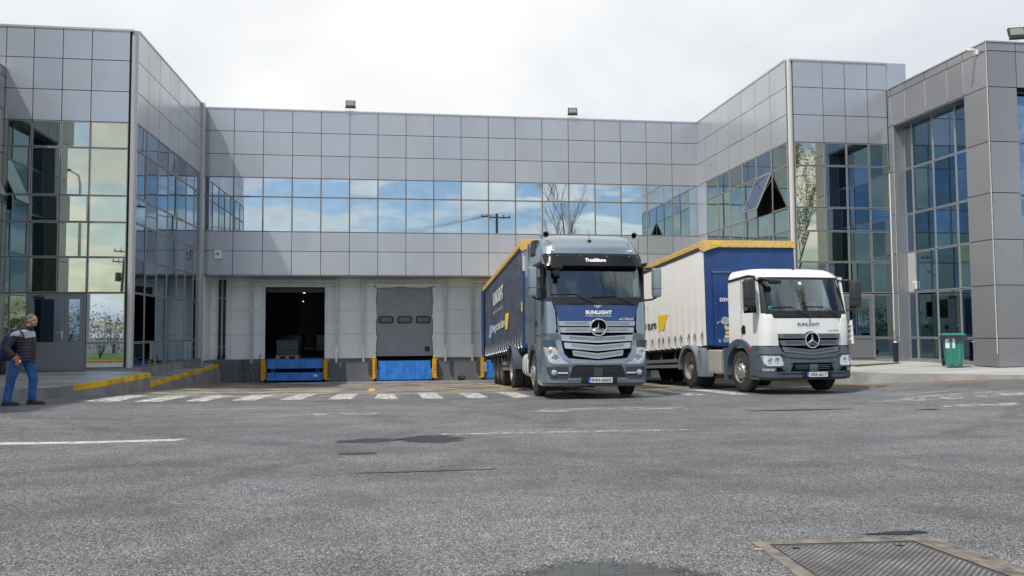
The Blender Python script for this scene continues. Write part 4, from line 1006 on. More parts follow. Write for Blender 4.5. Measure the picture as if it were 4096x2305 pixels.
# ------------------------------------------------------------------ tractor one (silver)
def tractor_silver():
    T = thing('tractor_unit', 'silver blue tall cab truck with navy front panel, backed to the third dock', 'truck', (4.27, 17.22, -.0), (R_(.0), R_(.35), 0))
    P = T
    S1 = Shell([(1.05, 1.19, .09, .22), (1.42, 1.19, .06, .22), (2.05, 1.19, .10, .20), (2.25, 1.185, .14, .19), (2.97, 1.165, .34, .19), (3.2, 1.15, .40, .22), (3.42, 1.12, .50, .26), (3.58, 1.07, .64, .30), (3.68, 1.0, .82, .32), (3.74, .90, 1.05, .34), (3.775, .72, 1.4, .3)], .07)
    BB = Shell([(.28, 1.16, .10, .26), (.36, 1.20, .0, .28), (.80, 1.215, -.02, .28), (1.12, 1.205, .04, .26), (1.18, 1.19, .08, .25)], .085)
    # cab skin: below the screen, pillars beside it, roof above
    mb = MB(); S1.loft(mb, 1.05, 2.22, 2.25); S1.loft(mb, 2.99, 3.775, 2.30)
    for s in (-1, 1):
        mb.box(*sorted((s*1.13, s*1.18)), 1.15, 2.25, 2.2, 3.0)
    mb.box(-1.17, 1.17, 2.2, 2.27, 2.2, 3.0)
    b = mb.build('cab', PNT1, P, smooth=True, keep=True)
    for s in (-1, 1):
        mb = MB(); S1.patch(mb, [2.2, 3.0], [1.09, 1.05] if s > 0 else [-1.18, -1.16], [1.18, 1.16] if s > 0 else [-1.09, -1.05], .004, 0, .06, 5); mb.box(*sorted((s*1.13, s*1.178)), .34, .46, 2.2, 3.0); mb.box(*sorted((s*1.13, s*1.178)), .46, 1.15, 2.86, 3.0)
        mb.build('pillar', BLK, P, smooth=True, keep=True)
    # windscreen
    mb = MB(); S1.patch(mb, [2.24, 2.98], [-1.085, -1.045], [1.085, 1.045], .006, 0, .006, 20, sub=6); mb.build('windscreen', WSG, P, smooth=True, keep=True)
    mb = MB(); S1.patch(mb, [2.20, 2.25], [-1.12, -1.12], [1.12, 1.12], .012, 0, .03, 20); mb.build('screen_surround', BLK, P, smooth=True, keep=True); mb = MB(); S1.patch(mb, [2.93, 2.99], [-1.10, -1.09], [1.10, 1.09], .010, 0, .03, 20)
    mb.build('screen_surround', BLK, P, smooth=True, keep=True)
    interior(P, 1.10, .42, 2.32, 3.0)
    mb = MB(); mb.box(-.02, .10, .36, .40, 2.29, 2.55); mb.box(.0, .08, .352, .36, 2.45, 2.52); mb.build('dash_device', BLK, P, bevel=.01, keep=True)
    # sun visor
    mb = MB(); S1.patch(mb, [2.95, 3.06, 3.24], [-1.10, -1.13, -1.14], [1.10, 1.13, 1.14], .0, 0, .02, 24, offs=lambda x, z: .20-.30*(z-2.95)); vz = mb.build('sun_visor', mat('smoked_visor', (.010, .011, .013), .15, 0, .35), P, smooth=True, keep=True)
    mb = MB(); letter(mb, 'TruckStore', lambda u, v: (-.21+u, S1.y(-.21+u, 3.04+v)-(.20-.30*(3.04+v-2.95))-.006, 3.04+v), .47, .085, .045, .18); mb.build('lettering', LETW, vz, keep=True)
    mb = MB()
    for x in (-1.02, -.82, -.3, .3, .82, 1.02): mb.sph((x, S1.y(x, 3.17)-.14, 3.17), .014, 6)
    mb.build('visor_screws', ALU, vz, keep=True)
    # cowl below the glass
    mb = MB(); S1.patch(mb, [2.07, 2.20], [-1.08, -1.10], [1.08, 1.10], .02, 0, .05, 24); 
    for x in (-.42, .50): S1.patch(mb, [2.10, 2.145], [x-.17, x-.2], [x+.17, x+.2], .035, 0, .03, 6)
    mb.build('cowl', BLK, P, smooth=True, keep=True)
    wiper(P, S1, -.02, 2.10, -.45, 2.32, -1.0, 2.30); wiper(P, S1, .88, 2.09, .45, 2.27, -.10, 2.25)
    # navy service flap
    mb = MB(); S1.patch(mb, [1.715, 2.065], [-.84, -.93], [.88, .95], .025, 0, .04, 20); nv = mb.build('front_flap', NAVY, P, smooth=True, keep=True)
    fN = lambda x, z, d: (x, S1.y(x, z)-.026-d, z)
    mb = MB(); letter(mb, 'SUNLIGHT', lambda u, v: fN(-.245+u, 1.865+v, .002), .60, .085, .05, 0, 1.05); letter(mb, 'POWER IS KNOWLEDGE', lambda u, v: fN(-.24+u, 1.815+v, .002), .58, .024, .012, 0, 1.25); mb.build('lettering', LETW, nv, keep=True)
    mb = MB(); mb.add([fN(.225, 1.868, .006), fN(.255, 1.868, .006), fN(.255, 1.90, .006)], [(0, 1, 2)]); mb.build('logo_accent', YLW, nv, keep=True)
    mb = MB(); letter(mb, 'ACTROS', lambda u, v: fN(.50+u, 1.735+v, .002), .36, .05, .02, .45, 1.0); mb.build('lettering', CHRM, nv, keep=True)
    mb = MB(); mb.add([fN(-.07, 2.066, .003), fN(.13, 2.066, .003), fN(.03, 1.985, .003)], [(0, 1, 2)]); mb.lathe([(S1.y(.03, 2.03)-.045, .0), (S1.y(.03, 2.03)-.045, .03), (S1.y(.03, 2.03)-.03, .034)], 20, 'y', M=Matrix.Translation((.03, 0, 2.03))); mb.build('badge', SLAT, nv, keep=True)
    # corner deflectors
    for s in (-1, 1):
        mb = MB(); xs = lambda a, b: ([-b_ for b_ in b], [-a_ for a_ in a]) if s < 0 else (a, b)
        a = [.93, .90, .93, 1.0]; b_ = [1.185, 1.19, 1.195, 1.19]
        l, r = xs(a, b_); S1.patch(mb, [1.44, 1.55, 1.95, 2.14], l, r, .055, 0, .07, 8)
        mb.build('air_deflector', PNT1, P, smooth=True, keep=True)
        mb = MB(); l, r = xs([.86, .90], [.93, 1.0]); S1.patch(mb, [1.46, 2.10], l, r, .018, 0, .03, 3); mb.build('air_gap', DARK, P, keep=True)
    # grille
    mb = MB(); S1.patch(mb, [1.06, 1.71], [-.74, -.85], [.76, .88], .012, 0, .02, 16); BB.patch(mb, [.80, 1.10], [-.62, -.80], [.62, .80], .004, 0, .02, 16, vee=.0); mb.build('grille_back', DARK, P, keep=True)
    SH = Shell([(.7, 1.2, -.02, .27), (1.12, 1.2, .0, .25), (1.3, 1.19, .04, .22), (1.72, 1.19, .06, .22)], .085)
    sl = [(1.605, 1.71, -.85, .88, 0, (1.63, 1.69, -.72, .75)), (1.46, 1.575, -.82, .85, 0, (1.49, 1.555, -.68, .71)), (1.28, 1.415, -.80, .82, .045, (1.315, 1.385, -.62, .64)), (1.115, 1.245, -.74, .76, .06, (1.15, 1.22, -.58, .60)), (.955, 1.075, -.56, .58, .07, (.99, 1.05, -.54, .56))]
    for k, (z0, z1, xl, xr, ve, (h0, h1, p0, p1)) in enumerate(sl):
        mb = MB(); SH.patch(mb, [z0, z0+.02, z1-.02, z1], [xl+.03, xl+.01, xl, xl], [xr-.03, xr-.01, xr, xr], .05, 0, .06, 24, vee=ve)
        o = mb.build('grille_slat', SLAT, P, smooth=True, keep=True)
        mb = MB(); perforate(mb, SH, h0, h1, p0, p1, ve, .0515, 0, .027, .20 if k < 2 else None); mb.build('perforation', DARK, o, keep=True)
    mb = MB(); st = lambda u, v, d: (u, SH.y(.03, 1.57)-.062-d, v)
    mb.lathe([(SH.y(.03, 1.57)-.05, 0), (SH.y(.03, 1.57)-.05, .185), (SH.y(.03, 1.57)-.0, .2)], 40, 'y', 1, M=Matrix.Translation((.03, 0, 1.575))); star(mb, (.03, 1.575), .195, st)
    mb.build('emblem', [CHRM, DARK], P, smooth=True, keep=True)
    # bumper
    mb = MB(); BB.loft(mb, .28, 1.05, .80)
    BB.patch(mb, [.80, .88, .95, 1.13], [-.78, -.70, -.60, -.58], [-.56, -.50, -.55, -.50], .02, 0, .05, 4) if False else None
    bp = mb.build('bumper', PNT1, P, smooth=True, keep=True)
    mb = MB()   # smile-shaped chin under the slats
    BB.patch(mb, [.79, .90], [-.80, -.66], [.82, .68], .022, 0, .05, 30, vee=.05); mb.build('chin', PNT1, P, smooth=True, keep=True)
    for s in (-1, 1):
        mb = MB()
        l, r = ([-1.0, -1.02, -1.05], [-.74, -.80, -.84]) if s < 0 else ([.76, .82, .86], [1.0, 1.02, 1.05])
        l, r = ([-.74, -.86, -.93], [-.60, -.74, -.80]) if s < 0 else ([.62, .76, .82], [.76, .88, .95])
        BB.patch(mb, [.84, 1.0, 1.30], l, r, .04, 0, .06, 4)
        mb.build('grille_surround', PNT1, P, smooth=True, keep=True)
    for s in (-1, 1):
        f = lambda a, b: ([-q for q in b], [-q for q in a]) if s < 0 else (a, b)
        l, r = f([.64, .70, .82, .90, .93], [.98, 1.06, 1.13, 1.16, 1.165]); mb = MB(); BB.patch(mb, [.765, .83, .98, 1.10, 1.13], l, r, .028, 0, .05, 8)
        h = mb.build('headlight', LENS, P, smooth=True, keep=True)
        mb = MB()
        for (x, z, R0) in ((.93, .90, .082), (1.03, 1.03, .055)):
            x *= s; y = BB.y(x, z)-.030
            mb.lathe([(y-.006, R0*.55), (y-.012, R0), (y, R0*1.08)], 24, 'y', 0, M=Matrix.Translation((x, 0, z))); mb.lathe([(y-.008, 0), (y-.008, R0*.5)], 20, 'y', 1, M=Matrix.Translation((x, 0, z)))
        mb.build('lamp_reflector', [CHRM, mat('lamp_bulb', (.30, .33, .36), .1, .3)], h, smooth=True, keep=True)
        mb = MB(); l, r = f([.93], [1.0]); BB.patch(mb, [1.055, 1.10], f([.90, .90], [1.0, 1.0])[0], f([.90, .90], [1.0, 1.0])[1], .032, 0, .02, 3); mb.build('indicator', mat('amber_reflector', (.65, .38, .25), .2), h, keep=True)
        mb = MB(); l, r = f([.90, .93], [1.17, 1.17]); S1.patch(mb, [1.14, 1.30], l, r, .05, 0, .08, 6); mb.build('headlight_brow', DGREY, P, smooth=True, keep=True)
        l, r = f([.66, .62, .66], [1.03, 1.10, 1.12]); mb = MB(); BB.patch(mb, [.44, .58, .71], l, r, .012, 0, .03, 8); fg = mb.build('fog_light_pod', mat('pod_grey', (.045, .055, .065), .5), P, smooth=True, keep=True)
        mb = MB(); x = s*.96; y = BB.y(x, .59)-.02; mb.lathe([(y-.02, 0), (y-.025, .035), (y-.01, .062), (y+.01, .065)], 24, 'y', 0, M=Matrix.Translation((x, 0, .585))); mb.build('fog_light', [LENS], fg, smooth=True, keep=True)
        mb = MB(); l, r = f([.66, .66], [.88, .88]); BB.patch(mb, [.565, .59], l, r, .03, 0, .02, 5); mb.build('daytime_light', WHT, fg, keep=True)
        mb = MB(); x = s*.59; y = BB.y(x, .80)-.024; mb.lathe([(y-.004, 0), (y-.004, .033), (y, .036)], 20, 'y', 0, M=Matrix.Translation((x, 0, .79))); mb.build('tow_cap', PNT1D, P, keep=True)
    mb = MB(); BB.patch(mb, [.44, .50, .70, .745], [-.66, -.62, -.56, -.50], [.66, .64, .58, .52], .006, 0, .02, 20); it = mb.build('lower_intake', BLK, P, smooth=True, keep=True)
    mb = MB()
    for z in (.60, .64, .68): BB.patch(mb, [z, z+.012], [-.42, -.42], [.46, .46], .016, 0, .01, 10)
    BB.patch(mb, [.50, .70], [-.09, -.08], [.12, .11], .03, 0, .03, 4); mb.build('intake_ribs', mat('pod_grey', (0, 0, 0)), it, keep=True)
    mb = MB(); BB.patch(mb, [.425, .47], [-.68, -.66], [.70, .68], .03, 0, .04, 20); mb.build('bumper_lip', PNT1, P, smooth=True, keep=True); mb = MB(); BB.patch(mb, [.28, .345], [-1.17, -1.19], [1.17, 1.19], .025, 0, .05, 40); mb.build('bumper_lip', PNT1, P, smooth=True, keep=True)
    mb = MB(); BB.patch(mb, [.345, .485], [-.36, -.36], [.44, .44], .05, 0, .06, 10); mb.build('plate_holder', BLK, P, bevel=.0, keep=True)
    plate(P, lambda u, v, d: (u, BB.y(.05, .42)-.055-d, v), .055, .425, .535, .112, 'INN-6650')
    # roof markers, horns, aerial, scoops
    for s in (-1, 1):
        mb = MB(); x = s*.90; mb.box(x-.05, x+.05, S1.y(x, 3.32)-.03, S1.y(x, 3.32)+.02, 3.29, 3.34); mb.build('marker_light', WHT, P, bevel=.008, keep=True)
        mb = MB(); x = s*1.03; y0 = .55
        mb.lathe([(y0-.0, .075), (y0+.02, .055), (y0+.06, .03), (y0+.16, .018), (y0+.34, .016)], 20, 'y', 0, M=Matrix.Translation((x, 0, 3.69))); mb.lathe([(y0+.02, 0), (y0+.021, .05)], 16, 'y', 1, M=Matrix.Translation((x, 0, 3.69)))
        mb.tube([(x, y0+.2, 3.67), (x, y0+.2, 3.58)], .012, 6)
        if s < 0: mb.lathe([(y0+.06, .05), (y0+.09, .03), (y0+.2, .014)], 16, 'y', 0, M=Matrix.Translation((x-.10, 0, 3.645))); mb.tube([(x-.1, y0+.12, 3.64), (x, y0+.2, 3.6)], .01, 6)
        mb.build('air_horn', [CHRM, DARK], P, smooth=True, keep=True)
        mb = MB(); mb.box(*sorted((s*1.04, s*1.19)), 1.55, 1.95, 3.30, 3.68, fn=lambda x, y, z: (x-s*.10*(z-3.3), y+.25*(z-3.3), z)); mb.build('roof_scoop', BLK, P, bevel=.03, keep=True)
    mb = MB(); y = S1.y(-.02, 3.55); mb.sph((-.02, y+.0, 3.555), .045, 10, sc=(1, 1, .8)); mb.tube([(-.02, y, 3.58), (-.025, y+.04, 3.80)], .005, 6); mb.build('aerial', BLK, P, smooth=True, keep=True)
    mb = MB(); mb.tube([(1.16, .7, 3.1), (1.17, .72, 3.65)], .006, 6); mb.build('aerial', BLK, P, keep=True)
    # blind-spot mirror above the screen
    mb = MB(); mb.tube([(-.98, .18, 2.98), (-.98, .06, 2.95), (-.88, .04, 2.86)], .02, 8); mb.box(-1.02, -.76, -.0, .12, 2.86, 2.94); mb.box(-.96, -.82, .02, .10, 2.70, 2.86, fn=lambda x, y, z: (x, y, z)); mb.build('front_mirror', BLK, P, bevel=.02, keep=True)
    mirror(P, -1.42, .10, 2.25, 2.90, PNT1D, -1); mirror(P, 1.40, .10, 2.25, 2.90, PNT1D, 1)
    # side details
    for s in (-1, 1):
        X = s*1.192
        mb = MB(); pl_ = [(.36, 2.22), (1.10, 2.30), (1.10, 2.92), (.50, 2.92)]; mb.prism(pl_, X-s*.02, X, 'x'); mb.build('side_window', SIDEG, P, keep=True)
        mb = MB(); mb.box(*sorted((X-s*.003, X+s*.004)), 1.16, 1.175, 1.2, 3.0); mb.box(*sorted((X-s*.003, X+s*.004)), .30, 1.16, 1.38, 1.392); mb.box(*sorted((X-s*.003, X+s*.004)), 1.25, 1.8, 1.4, 2.2) if False else None
        mb.build('door_seam', DARK, P, keep=True)
        mb = MB(); mb.box(*sorted((X, X+s*.02)), .92, 1.12, 1.60, 1.72); mb.build('door_handle', BLK, P, bevel=.015, keep=True)
        mb = MB(); mb.box(*sorted((X-s*.002, X+s*.04)), .25, 1.2, 2.96, 3.04); mb.build('rain_rail', BLK, P, bevel=.01, keep=True)
        mb = MB(); mb.prism([(2.25, 1.15), (2.72, 1.2), (2.72, 3.3), (2.3, 3.66)], *sorted((X-s*.06, X-s*.01)), 'x'); mb.build('side_fairing', PNT1, P, keep=True)
        mb = MB(); arch(mb, *sorted((X-s*.30, X+s*.012)), 1.42, .53, .57, .66, -.1, math.pi+.15); mb.build('wheel_arch', mat('pod_grey', (0, 0, 0)), P, smooth=True, keep=True)
        mb = MB(); mb.prism([(.62, .30), (.84, .30), (.86, .62), (.95, .90), (1.12, 1.12), (.62, 1.12)], *sorted((X-s*.24, X-s*.004)), 'x'); mb.prism([(1.88, 1.12), (2.02, .8), (2.25, .8), (2.25, 1.16)], *sorted((X-s*.24, X-s*.004)), 'x'); mb.prism([(.9, 1.0), (1.9, 1.12), (1.9, 1.2), (.9, 1.2)], *sorted((X-s*.24, X-s*.006)), 'x'); mb.build('arch_panel', PNT1, P, keep=True)
        mb = MB(); mb.box(*sorted((X, X+s*.012)), .78, .86, .98, 1.07); mb.build('side_marker', AMB, P, keep=True)
        mb = MB(); r_ = .30; prof = [(r_*.9*math.copysign(abs(math.cos(a))**.6, math.cos(a)), r_*math.copysign(abs(math.sin(a))**.6, math.sin(a))) for a in [2*math.pi*k/24 for k in range(24)]]
        mb.prism([(s*.87+a, .62+b_) for a, b_ in prof], 2.15, 3.45, 'y'); tk = mb.build('fuel_tank', TANKW, P, smooth=True, keep=True)
        for yy in (2.4, 2.8, 3.2):
            mb = MB(); mb.prism([(s*.87+a*1.03, .62+b_*1.03) for a, b_ in prof], yy, yy+.05, 'y'); mb.build('tank_strap', DGREY if yy > 2.5 else GALV, tk, smooth=True, keep=True)
        mb = MB(); arch(mb, *sorted((s*.62, s*1.24)), 5.15, .52, .56, .60, -.15, math.pi+.1); mb.build('mudguard', DGREY, P, smooth=True, keep=True)
        mb = MB(); mb.prism([(4.3, .28), (4.62, .28), (4.62, .95), (4.4, 1.05), (4.3, 1.0)], *sorted((s*1.0, s*1.22)), 'x') if False else None
        wheel(P, s*1.19, 1.40, .50, .50, .30, s, name='wheel')
        wheel(P, s*1.20, 5.15, .40, .50, .3, s, twin=True, drive=True)
    mb = MB(); mb.box(-.42, -.34, .6, 6.3, .62, .90); mb.box(.34, .42, .6, 6.3, .62, .90); mb.box(-.5, .5, 4.3, 5.9, .9, 1.0); mb.tube([(-1, 1.4, .45), (1, 1.4, .45)], .07, 8); mb.tube([(-1, 5.15, .40), (1, 5.15, .40)], .1, 8); mb.box(-.9, .9, .85, 1.9, .7, 1.04); mb.box(-.35, .35, .5, 2.2, .35, .9)
    mb.box(-.9, .9, 2.3, 2.9, .95, 1.3); mb.build('chassis', CHAS, P, keep=True)
    return T
T1 = tractor_silver()
# ------------------------------------------------------------------ tractor two (white)
def tractor_white():
    T = thing('tractor_unit', 'white day cab truck with dark grey bumper, parked at the right', 'truck', (9.44, 17.50, .0), (0, 0, R_(4.6)))
    P = T
    S1 = Shell([(1.0, 1.13, .10, .20), (1.4, 1.14, .08, .20), (1.78, 1.14, .10, .19), (1.93, 1.135, .13, .18), (2.72, 1.11, .36, .18), (2.80, 1.10, .42, .22), (2.88, 1.07, .52, .26), (2.95, 1.0, .68, .28), (2.985, .85, .95, .26)], .07)
    BB = Shell([(.33, 1.14, .08, .30), (.40, 1.20, -.03, .34), (.62, 1.215, -.05, .34), (.95, 1.21, .0, .32), (1.14, 1.17, .06, .28)], .10)
    mb = MB(); S1.loft(mb, 1.06, 1.90, 1.78); S1.loft(mb, 2.74, 2.985, 1.82)
    for s in (-1, 1): mb.prism([(1.12, 1.9), (1.80, 1.9), (1.80, 2.75), (1.12, 2.75)], *sorted((s*1.085, s*1.132)), 'x'); mb.box(*sorted((s*1.085, s*1.13)), .40, 1.12, 2.68, 2.75); mb.prism([(.28, 1.88), (.42, 1.88), (.56, 2.70), (.44, 2.70)], *sorted((s*1.085, s*1.133)), 'x')
    mb.box(-1.12, 1.12, 1.74, 1.80, 1.85, 2.8)
    mb.build('cab', PNT2, P, smooth=True, keep=True)
    for s in (-1, 1):
        mb = MB(); S1.patch(mb, [1.88, 2.76], [1.03, .98] if s > 0 else [-1.13, -1.11], [1.13, 1.11] if s > 0 else [-1.03, -.98], .006, 0, .05, 5)
        mb.build('pillar', BLK, P, smooth=True, keep=True)
    mb = MB(); S1.patch(mb, [1.93, 2.72], [-1.03, -.98], [1.03, .98], .006, 0, .006, 20, sub=6); mb.build('windscreen', WSG, P, smooth=True, keep=True)
    mb = MB(); S1.patch(mb, [1.885, 1.94], [-1.08, -1.08], [1.08, 1.08], .012, 0, .03, 20); mb.build('screen_surround', BLK, P, smooth=True, keep=True); mb = MB(); S1.patch(mb, [2.69, 2.745], [-1.03, -1.02], [1.03, 1.02], .010, 0, .03, 20); mb.build('screen_surround', BLK, P, smooth=True, keep=True)
    interior(P, 1.05, .42, 2.0, 2.75, 1.70)
    mb = MB(); mb.box(-.02, .10, .34, .37, 1.97, 2.15); mb.build('dash_device', BLK, P, bevel=.01, keep=True)
    mb = MB(); y = lambda x, z, d=.010: (x, S1.y(x, z)-d, z)
    mb.add([y(-.10, 2.56), y(-.02, 2.56), y(-.02, 2.63), y(-.10, 2.63)], [(0, 1, 2, 3)]); mb.build('toll_tag', WHT, P, keep=True)
    mb = MB(); mb.add([y(-.92+.045*math.cos(a), 2.01+.045*math.sin(a)) for a in [math.pi*k/8 for k in range(16)]], [tuple(range(16))]); mb.build('green_sticker', mat('sticker_green', (.03, .38, .16), .5), P, keep=True)
    mb = MB(); S1.patch(mb, [1.765, 1.885], [-1.03, -1.05], [1.03, 1.05], .02, 0, .05, 24)
    for x in (-.42, .46): S1.patch(mb, [1.80, 1.845], [x-.16, x-.2], [x+.16, x+.2], .035, 0, .03, 6)
    mb.build('cowl', BLK, P, smooth=True, keep=True)
    wiper(P, S1, .02, 1.80, -.40, 2.03, -.95, 2.01); wiper(P, S1, .80, 1.79, .45, 2.03, -.05, 2.04)
    # lower white flap
    mb = MB(); S1.patch(mb, [1.405, 1.76], [-.80, -.90], [.80, .88], .022, 0, .04, 20); nv = mb.build('front_flap', PNT2, P, smooth=True, keep=True)
    fN = lambda x, z, d: (x, S1.y(x, z)-.023-d, z)
    mb = MB(); letter(mb, 'SUNLIGHT', lambda u, v: fN(-.30+u, 1.575+v, .002), .58, .085, .035, 0, 1.05); mb.build('lettering', mat('lettering_navy', (.05, .07, .14), .5), nv, keep=True)
    mb = MB(); letter(mb, 'POWER IS KNOWLEDGE', lambda u, v: fN(-.29+u, 1.525+v, .002), .56, .02, .008, 0, 1.3); mb.build('lettering', mat('lettering_faint', (.55, .55, .56), .5), nv, keep=True)
    mb = MB(); mb.add([fN(.145, 1.577, .006), fN(.18, 1.577, .006), fN(.18, 1.61, .006)], [(0, 1, 2)]); mb.build('logo_accent', YLW, nv, keep=True)
    mb = MB(); letter(mb, 'ANTOS', lambda u, v: fN(.50+u, 1.45+v, .002), .30, .04, .02, .45); mb.build('lettering', mat('badge_grey', (.22, .23, .25), .3, .7), nv, keep=True)
    mb = MB(); mb.lathe([(S1.y(.02, 1.72)-.035, 0), (S1.y(.02, 1.72)-.035, .026), (S1.y(.02, 1.72)-.02, .03)], 18, 'y', M=Matrix.Translation((.02, 0, 1.71))); mb.build('badge', SLAT, nv, keep=True)
    for s in (-1, 1):
        f = lambda a, b: ([-q for q in b], [-q for q in a]) if s < 0 else (a, b)
        mb = MB(); l, r = f([.78, .80, .86, .92], [1.145]*4); S1.patch(mb, [1.13, 1.35, 1.70, 1.86], l, r, .035, 0, .05, 8); mb.build('corner_panel', PNT2, P, smooth=True, keep=True)
    if True:
        mb = MB(); mb.prism([(.16, 1.16), (.24, 1.16), (.24, 1.66), (.20, 1.72)], 1.19, 1.24, 'x')
        for z in (1.25, 1.38, 1.5, 1.6): mb.box(1.12, 1.20, .17, .23, z, z+.015)
        mb.build('air_deflector', PNT2, P, keep=True)
    # grille
    mb = MB(); S1.patch(mb, [1.06, 1.405], [-.72, -.81], [.72, .81], .008, 0, .02, 16); BB.patch(mb, [.94, 1.16], [-.70, -.78], [.70, .78], .002, 0, .02, 16); mb.build('grille_back', DARK, P, keep=True)
    SH = Shell([(.7, 1.2, -.03, .3), (1.14, 1.18, .02, .25), (1.42, 1.14, .05, .2)], .09)
    for k, (z0, z1, xl, xr, ve, hh) in enumerate([(1.30, 1.40, -.80, .80, 0, (1.325, 1.385, -.68, .68)), (1.13, 1.25, -.76, .76, 0, (1.165, 1.235, -.66, .66)), (.985, 1.10, -.72, .72, .07, (1.02, 1.075, -.60, .60))]):
        mb = MB(); SH.patch(mb, [z0, z0+.02, z1-.015, z1], [xl+.05, xl+.02, xl, xl], [xr-.05, xr-.02, xr, xr], .03, 0, .05, 24, vee=ve)
        o = mb.build('grille_slat', mat('slat_grey', (.12, .14, .165), .5, .1), P, smooth=True, keep=True)
        mb = MB(); perforate(mb, SH, hh[0], hh[1], hh[2], hh[3], ve, .0315, 0, .027, .20 if k < 2 else None); mb.build('perforation', DARK, o, keep=True)
    mb = MB(); yy = SH.y(.03, 1.26); st = lambda u, v, d: (u, yy-.045-d, v)
    mb.lathe([(yy-.035, 0), (yy-.035, .19), (yy+.0, .205)], 40, 'y', 1, M=Matrix.Translation((.02, 0, 1.255))); star(mb, (.02, 1.255), .19, st); mb.build('emblem', [CHRM, DARK], P, smooth=True, keep=True)
    # bumper
    mb = MB(); BB.loft(mb, .33, 1.13, .62); mb.build('bumper', DGREY, P, smooth=True, keep=True)
    mb = MB(); BB.patch(mb, [.88, .98], [-.80, -.70], [.80, .70], .02, 0, .05, 30, vee=.05); mb.build('chin', DGREY, P, smooth=True, keep=True); mb = MB(); BB.patch(mb, [.34, .40, .46], [-1.16, -1.19, -1.19], [1.16, 1.19, 1.19], .03, 0, .06, 40); mb.build('bumper_lip', DGREY, P, smooth=True, keep=True)
    for s in (-1, 1):
        f = lambda a, b: ([-q for q in b], [-q for q in a]) if s < 0 else (a, b)
        l, r = f([.70, .68, .72], [1.14, 1.18, 1.19]); mb = MB(); BB.patch(mb, [.64, .72, .92], l, r, .012, 0, .04, 10); BB.patch(mb, [.93, .96], *f([.68, .70], [1.19, 1.19]), .045, 0, .06, 10); hs = mb.build('headlight_recess', DGREY, P, smooth=True, keep=True)
        l, r = f([.75, .73, .77, .80], [1.08, 1.13, 1.16, 1.17]); mb = MB(); BB.patch(mb, [.665, .72, .85, .90], l, r, .022, 0, .04, 10); h = mb.build('headlight', LENS, P, smooth=True, keep=True)
        mb = MB()
        for (x, z, R0) in ((.87, .80, .055), (1.02, .78, .068)):
            x *= s; yy = BB.y(x, z)-.026
            mb.lathe([(yy-.006, R0*.55), (yy-.012, R0), (yy, R0*1.08)], 24, 'y', 0, M=Matrix.Translation((x, 0, z))); mb.lathe([(yy-.008, 0), (yy-.008, R0*.5)], 20, 'y', 1, M=Matrix.Translation((x, 0, z)))
        mb.build('lamp_reflector', [CHRM, mat('lamp_bulb', (0, 0, 0))], h, smooth=True, keep=True)
        l, r = f([.95, .93], [1.15, 1.16]); mb = MB(); BB.patch(mb, [.545, .605], l, r, .014, 0, .03, 6); mb.build('corner_lamp', LENS, P, keep=True)
        l, r = f([.66, .72, .80], [.88, .90, .90]); mb = MB(); BB.patch(mb, [.53, .56, .625], l, r, .010, 0, .03, 6); mb.build('step_grille', DARK, P, keep=True)
        mb = MB(); x = s*.60; yy = BB.y(x, .82)-.0; mb.lathe([(yy-.006, 0), (yy-.006, .035), (yy, .04)], 20, 'y', 0, M=Matrix.Translation((x, 0, .81))); mb.build('tow_cap', mat('cap_grey', (.10, .12, .145), .55), P, keep=True)
    mb = MB(); BB.patch(mb, [.535, .60, .72], [-.56, -.54, -.48], [.56, .54, .48], .006, 0, .02, 20); it = mb.build('lower_intake', DARK, P, smooth=True, keep=True)
    mb = MB(); BB.patch(mb, [.74, .775], [-.56, -.50], [.56, .50], .03, 0, .05, 20)
    for z in (.59, .63, .67): BB.patch(mb, [z, z+.012], [-.44, -.44], [.44, .44], .016, 0, .01, 10)
    BB.patch(mb, [.54, .70], [-.09, -.08], [.12, .11], .03, 0, .03, 4); BB.patch(mb, [.50, .535], [-.85, -.85], [.85, .85], .03, 0, .04, 20); mb.build('intake_ribs', DGREY, it, keep=True)
    mb = MB(); BB.patch(mb, [.385, .545], [-.28, -.28], [.46, .46], .052, 0, .06, 10); mb.build('plate_holder', BLK, P, keep=True)
    plate(P, lambda u, v, d: (u, BB.y(.08, .46)-.057-d, v), .08, .465, .52, .112, 'XEZ-6217')
    for s in (-1, 1):
        mb = MB(); x = s*.88; mb.box(x-.06, x+.06, S1.y(x, 2.83)-.03, S1.y(x, 2.83)+.03, 2.79, 2.84); mb.build('marker_light', WHT, P, bevel=.01, keep=True)
    mb = MB(); y0 = S1.y(.0, 2.95); mb.sph((.0, y0, 2.97), .04, 10, sc=(1, 1, .8)); mb.tube([(.0, y0, 2.98), (-.05, y0+.05, 3.14)], .004, 6); mb.build('aerial', BLK, P, smooth=True, keep=True)
    mb = MB(); mb.tube([(-1.10, .55, 2.70), (-1.02, .22, 2.68), (-.86, .10, 2.64)], .045, 8); mb.box(-.98, -.72, .0, .16, 2.56, 2.65, fn=lambda x, y, z: (x, y, z)); mb.build('front_mirror', BLK, P, bevel=.03, keep=True)
    for s in (-1, 1):
        mb = MB(); mb.tube([(s*1.115, .42, 2.66), (s*1.125, .52, 2.76), (s*1.135, .80, 2.79), (s*1.135, 1.78, 2.72)], .028, 8)
        mb.build('rain_rail', BLK, P, smooth=True, keep=True)
    mirror(P, -1.37, .30, 2.02, 2.68, SMIR, -1, .23, .17); mirror(P, 1.36, .20, 2.02, 2.66, SMIR, 1, .23, .17)
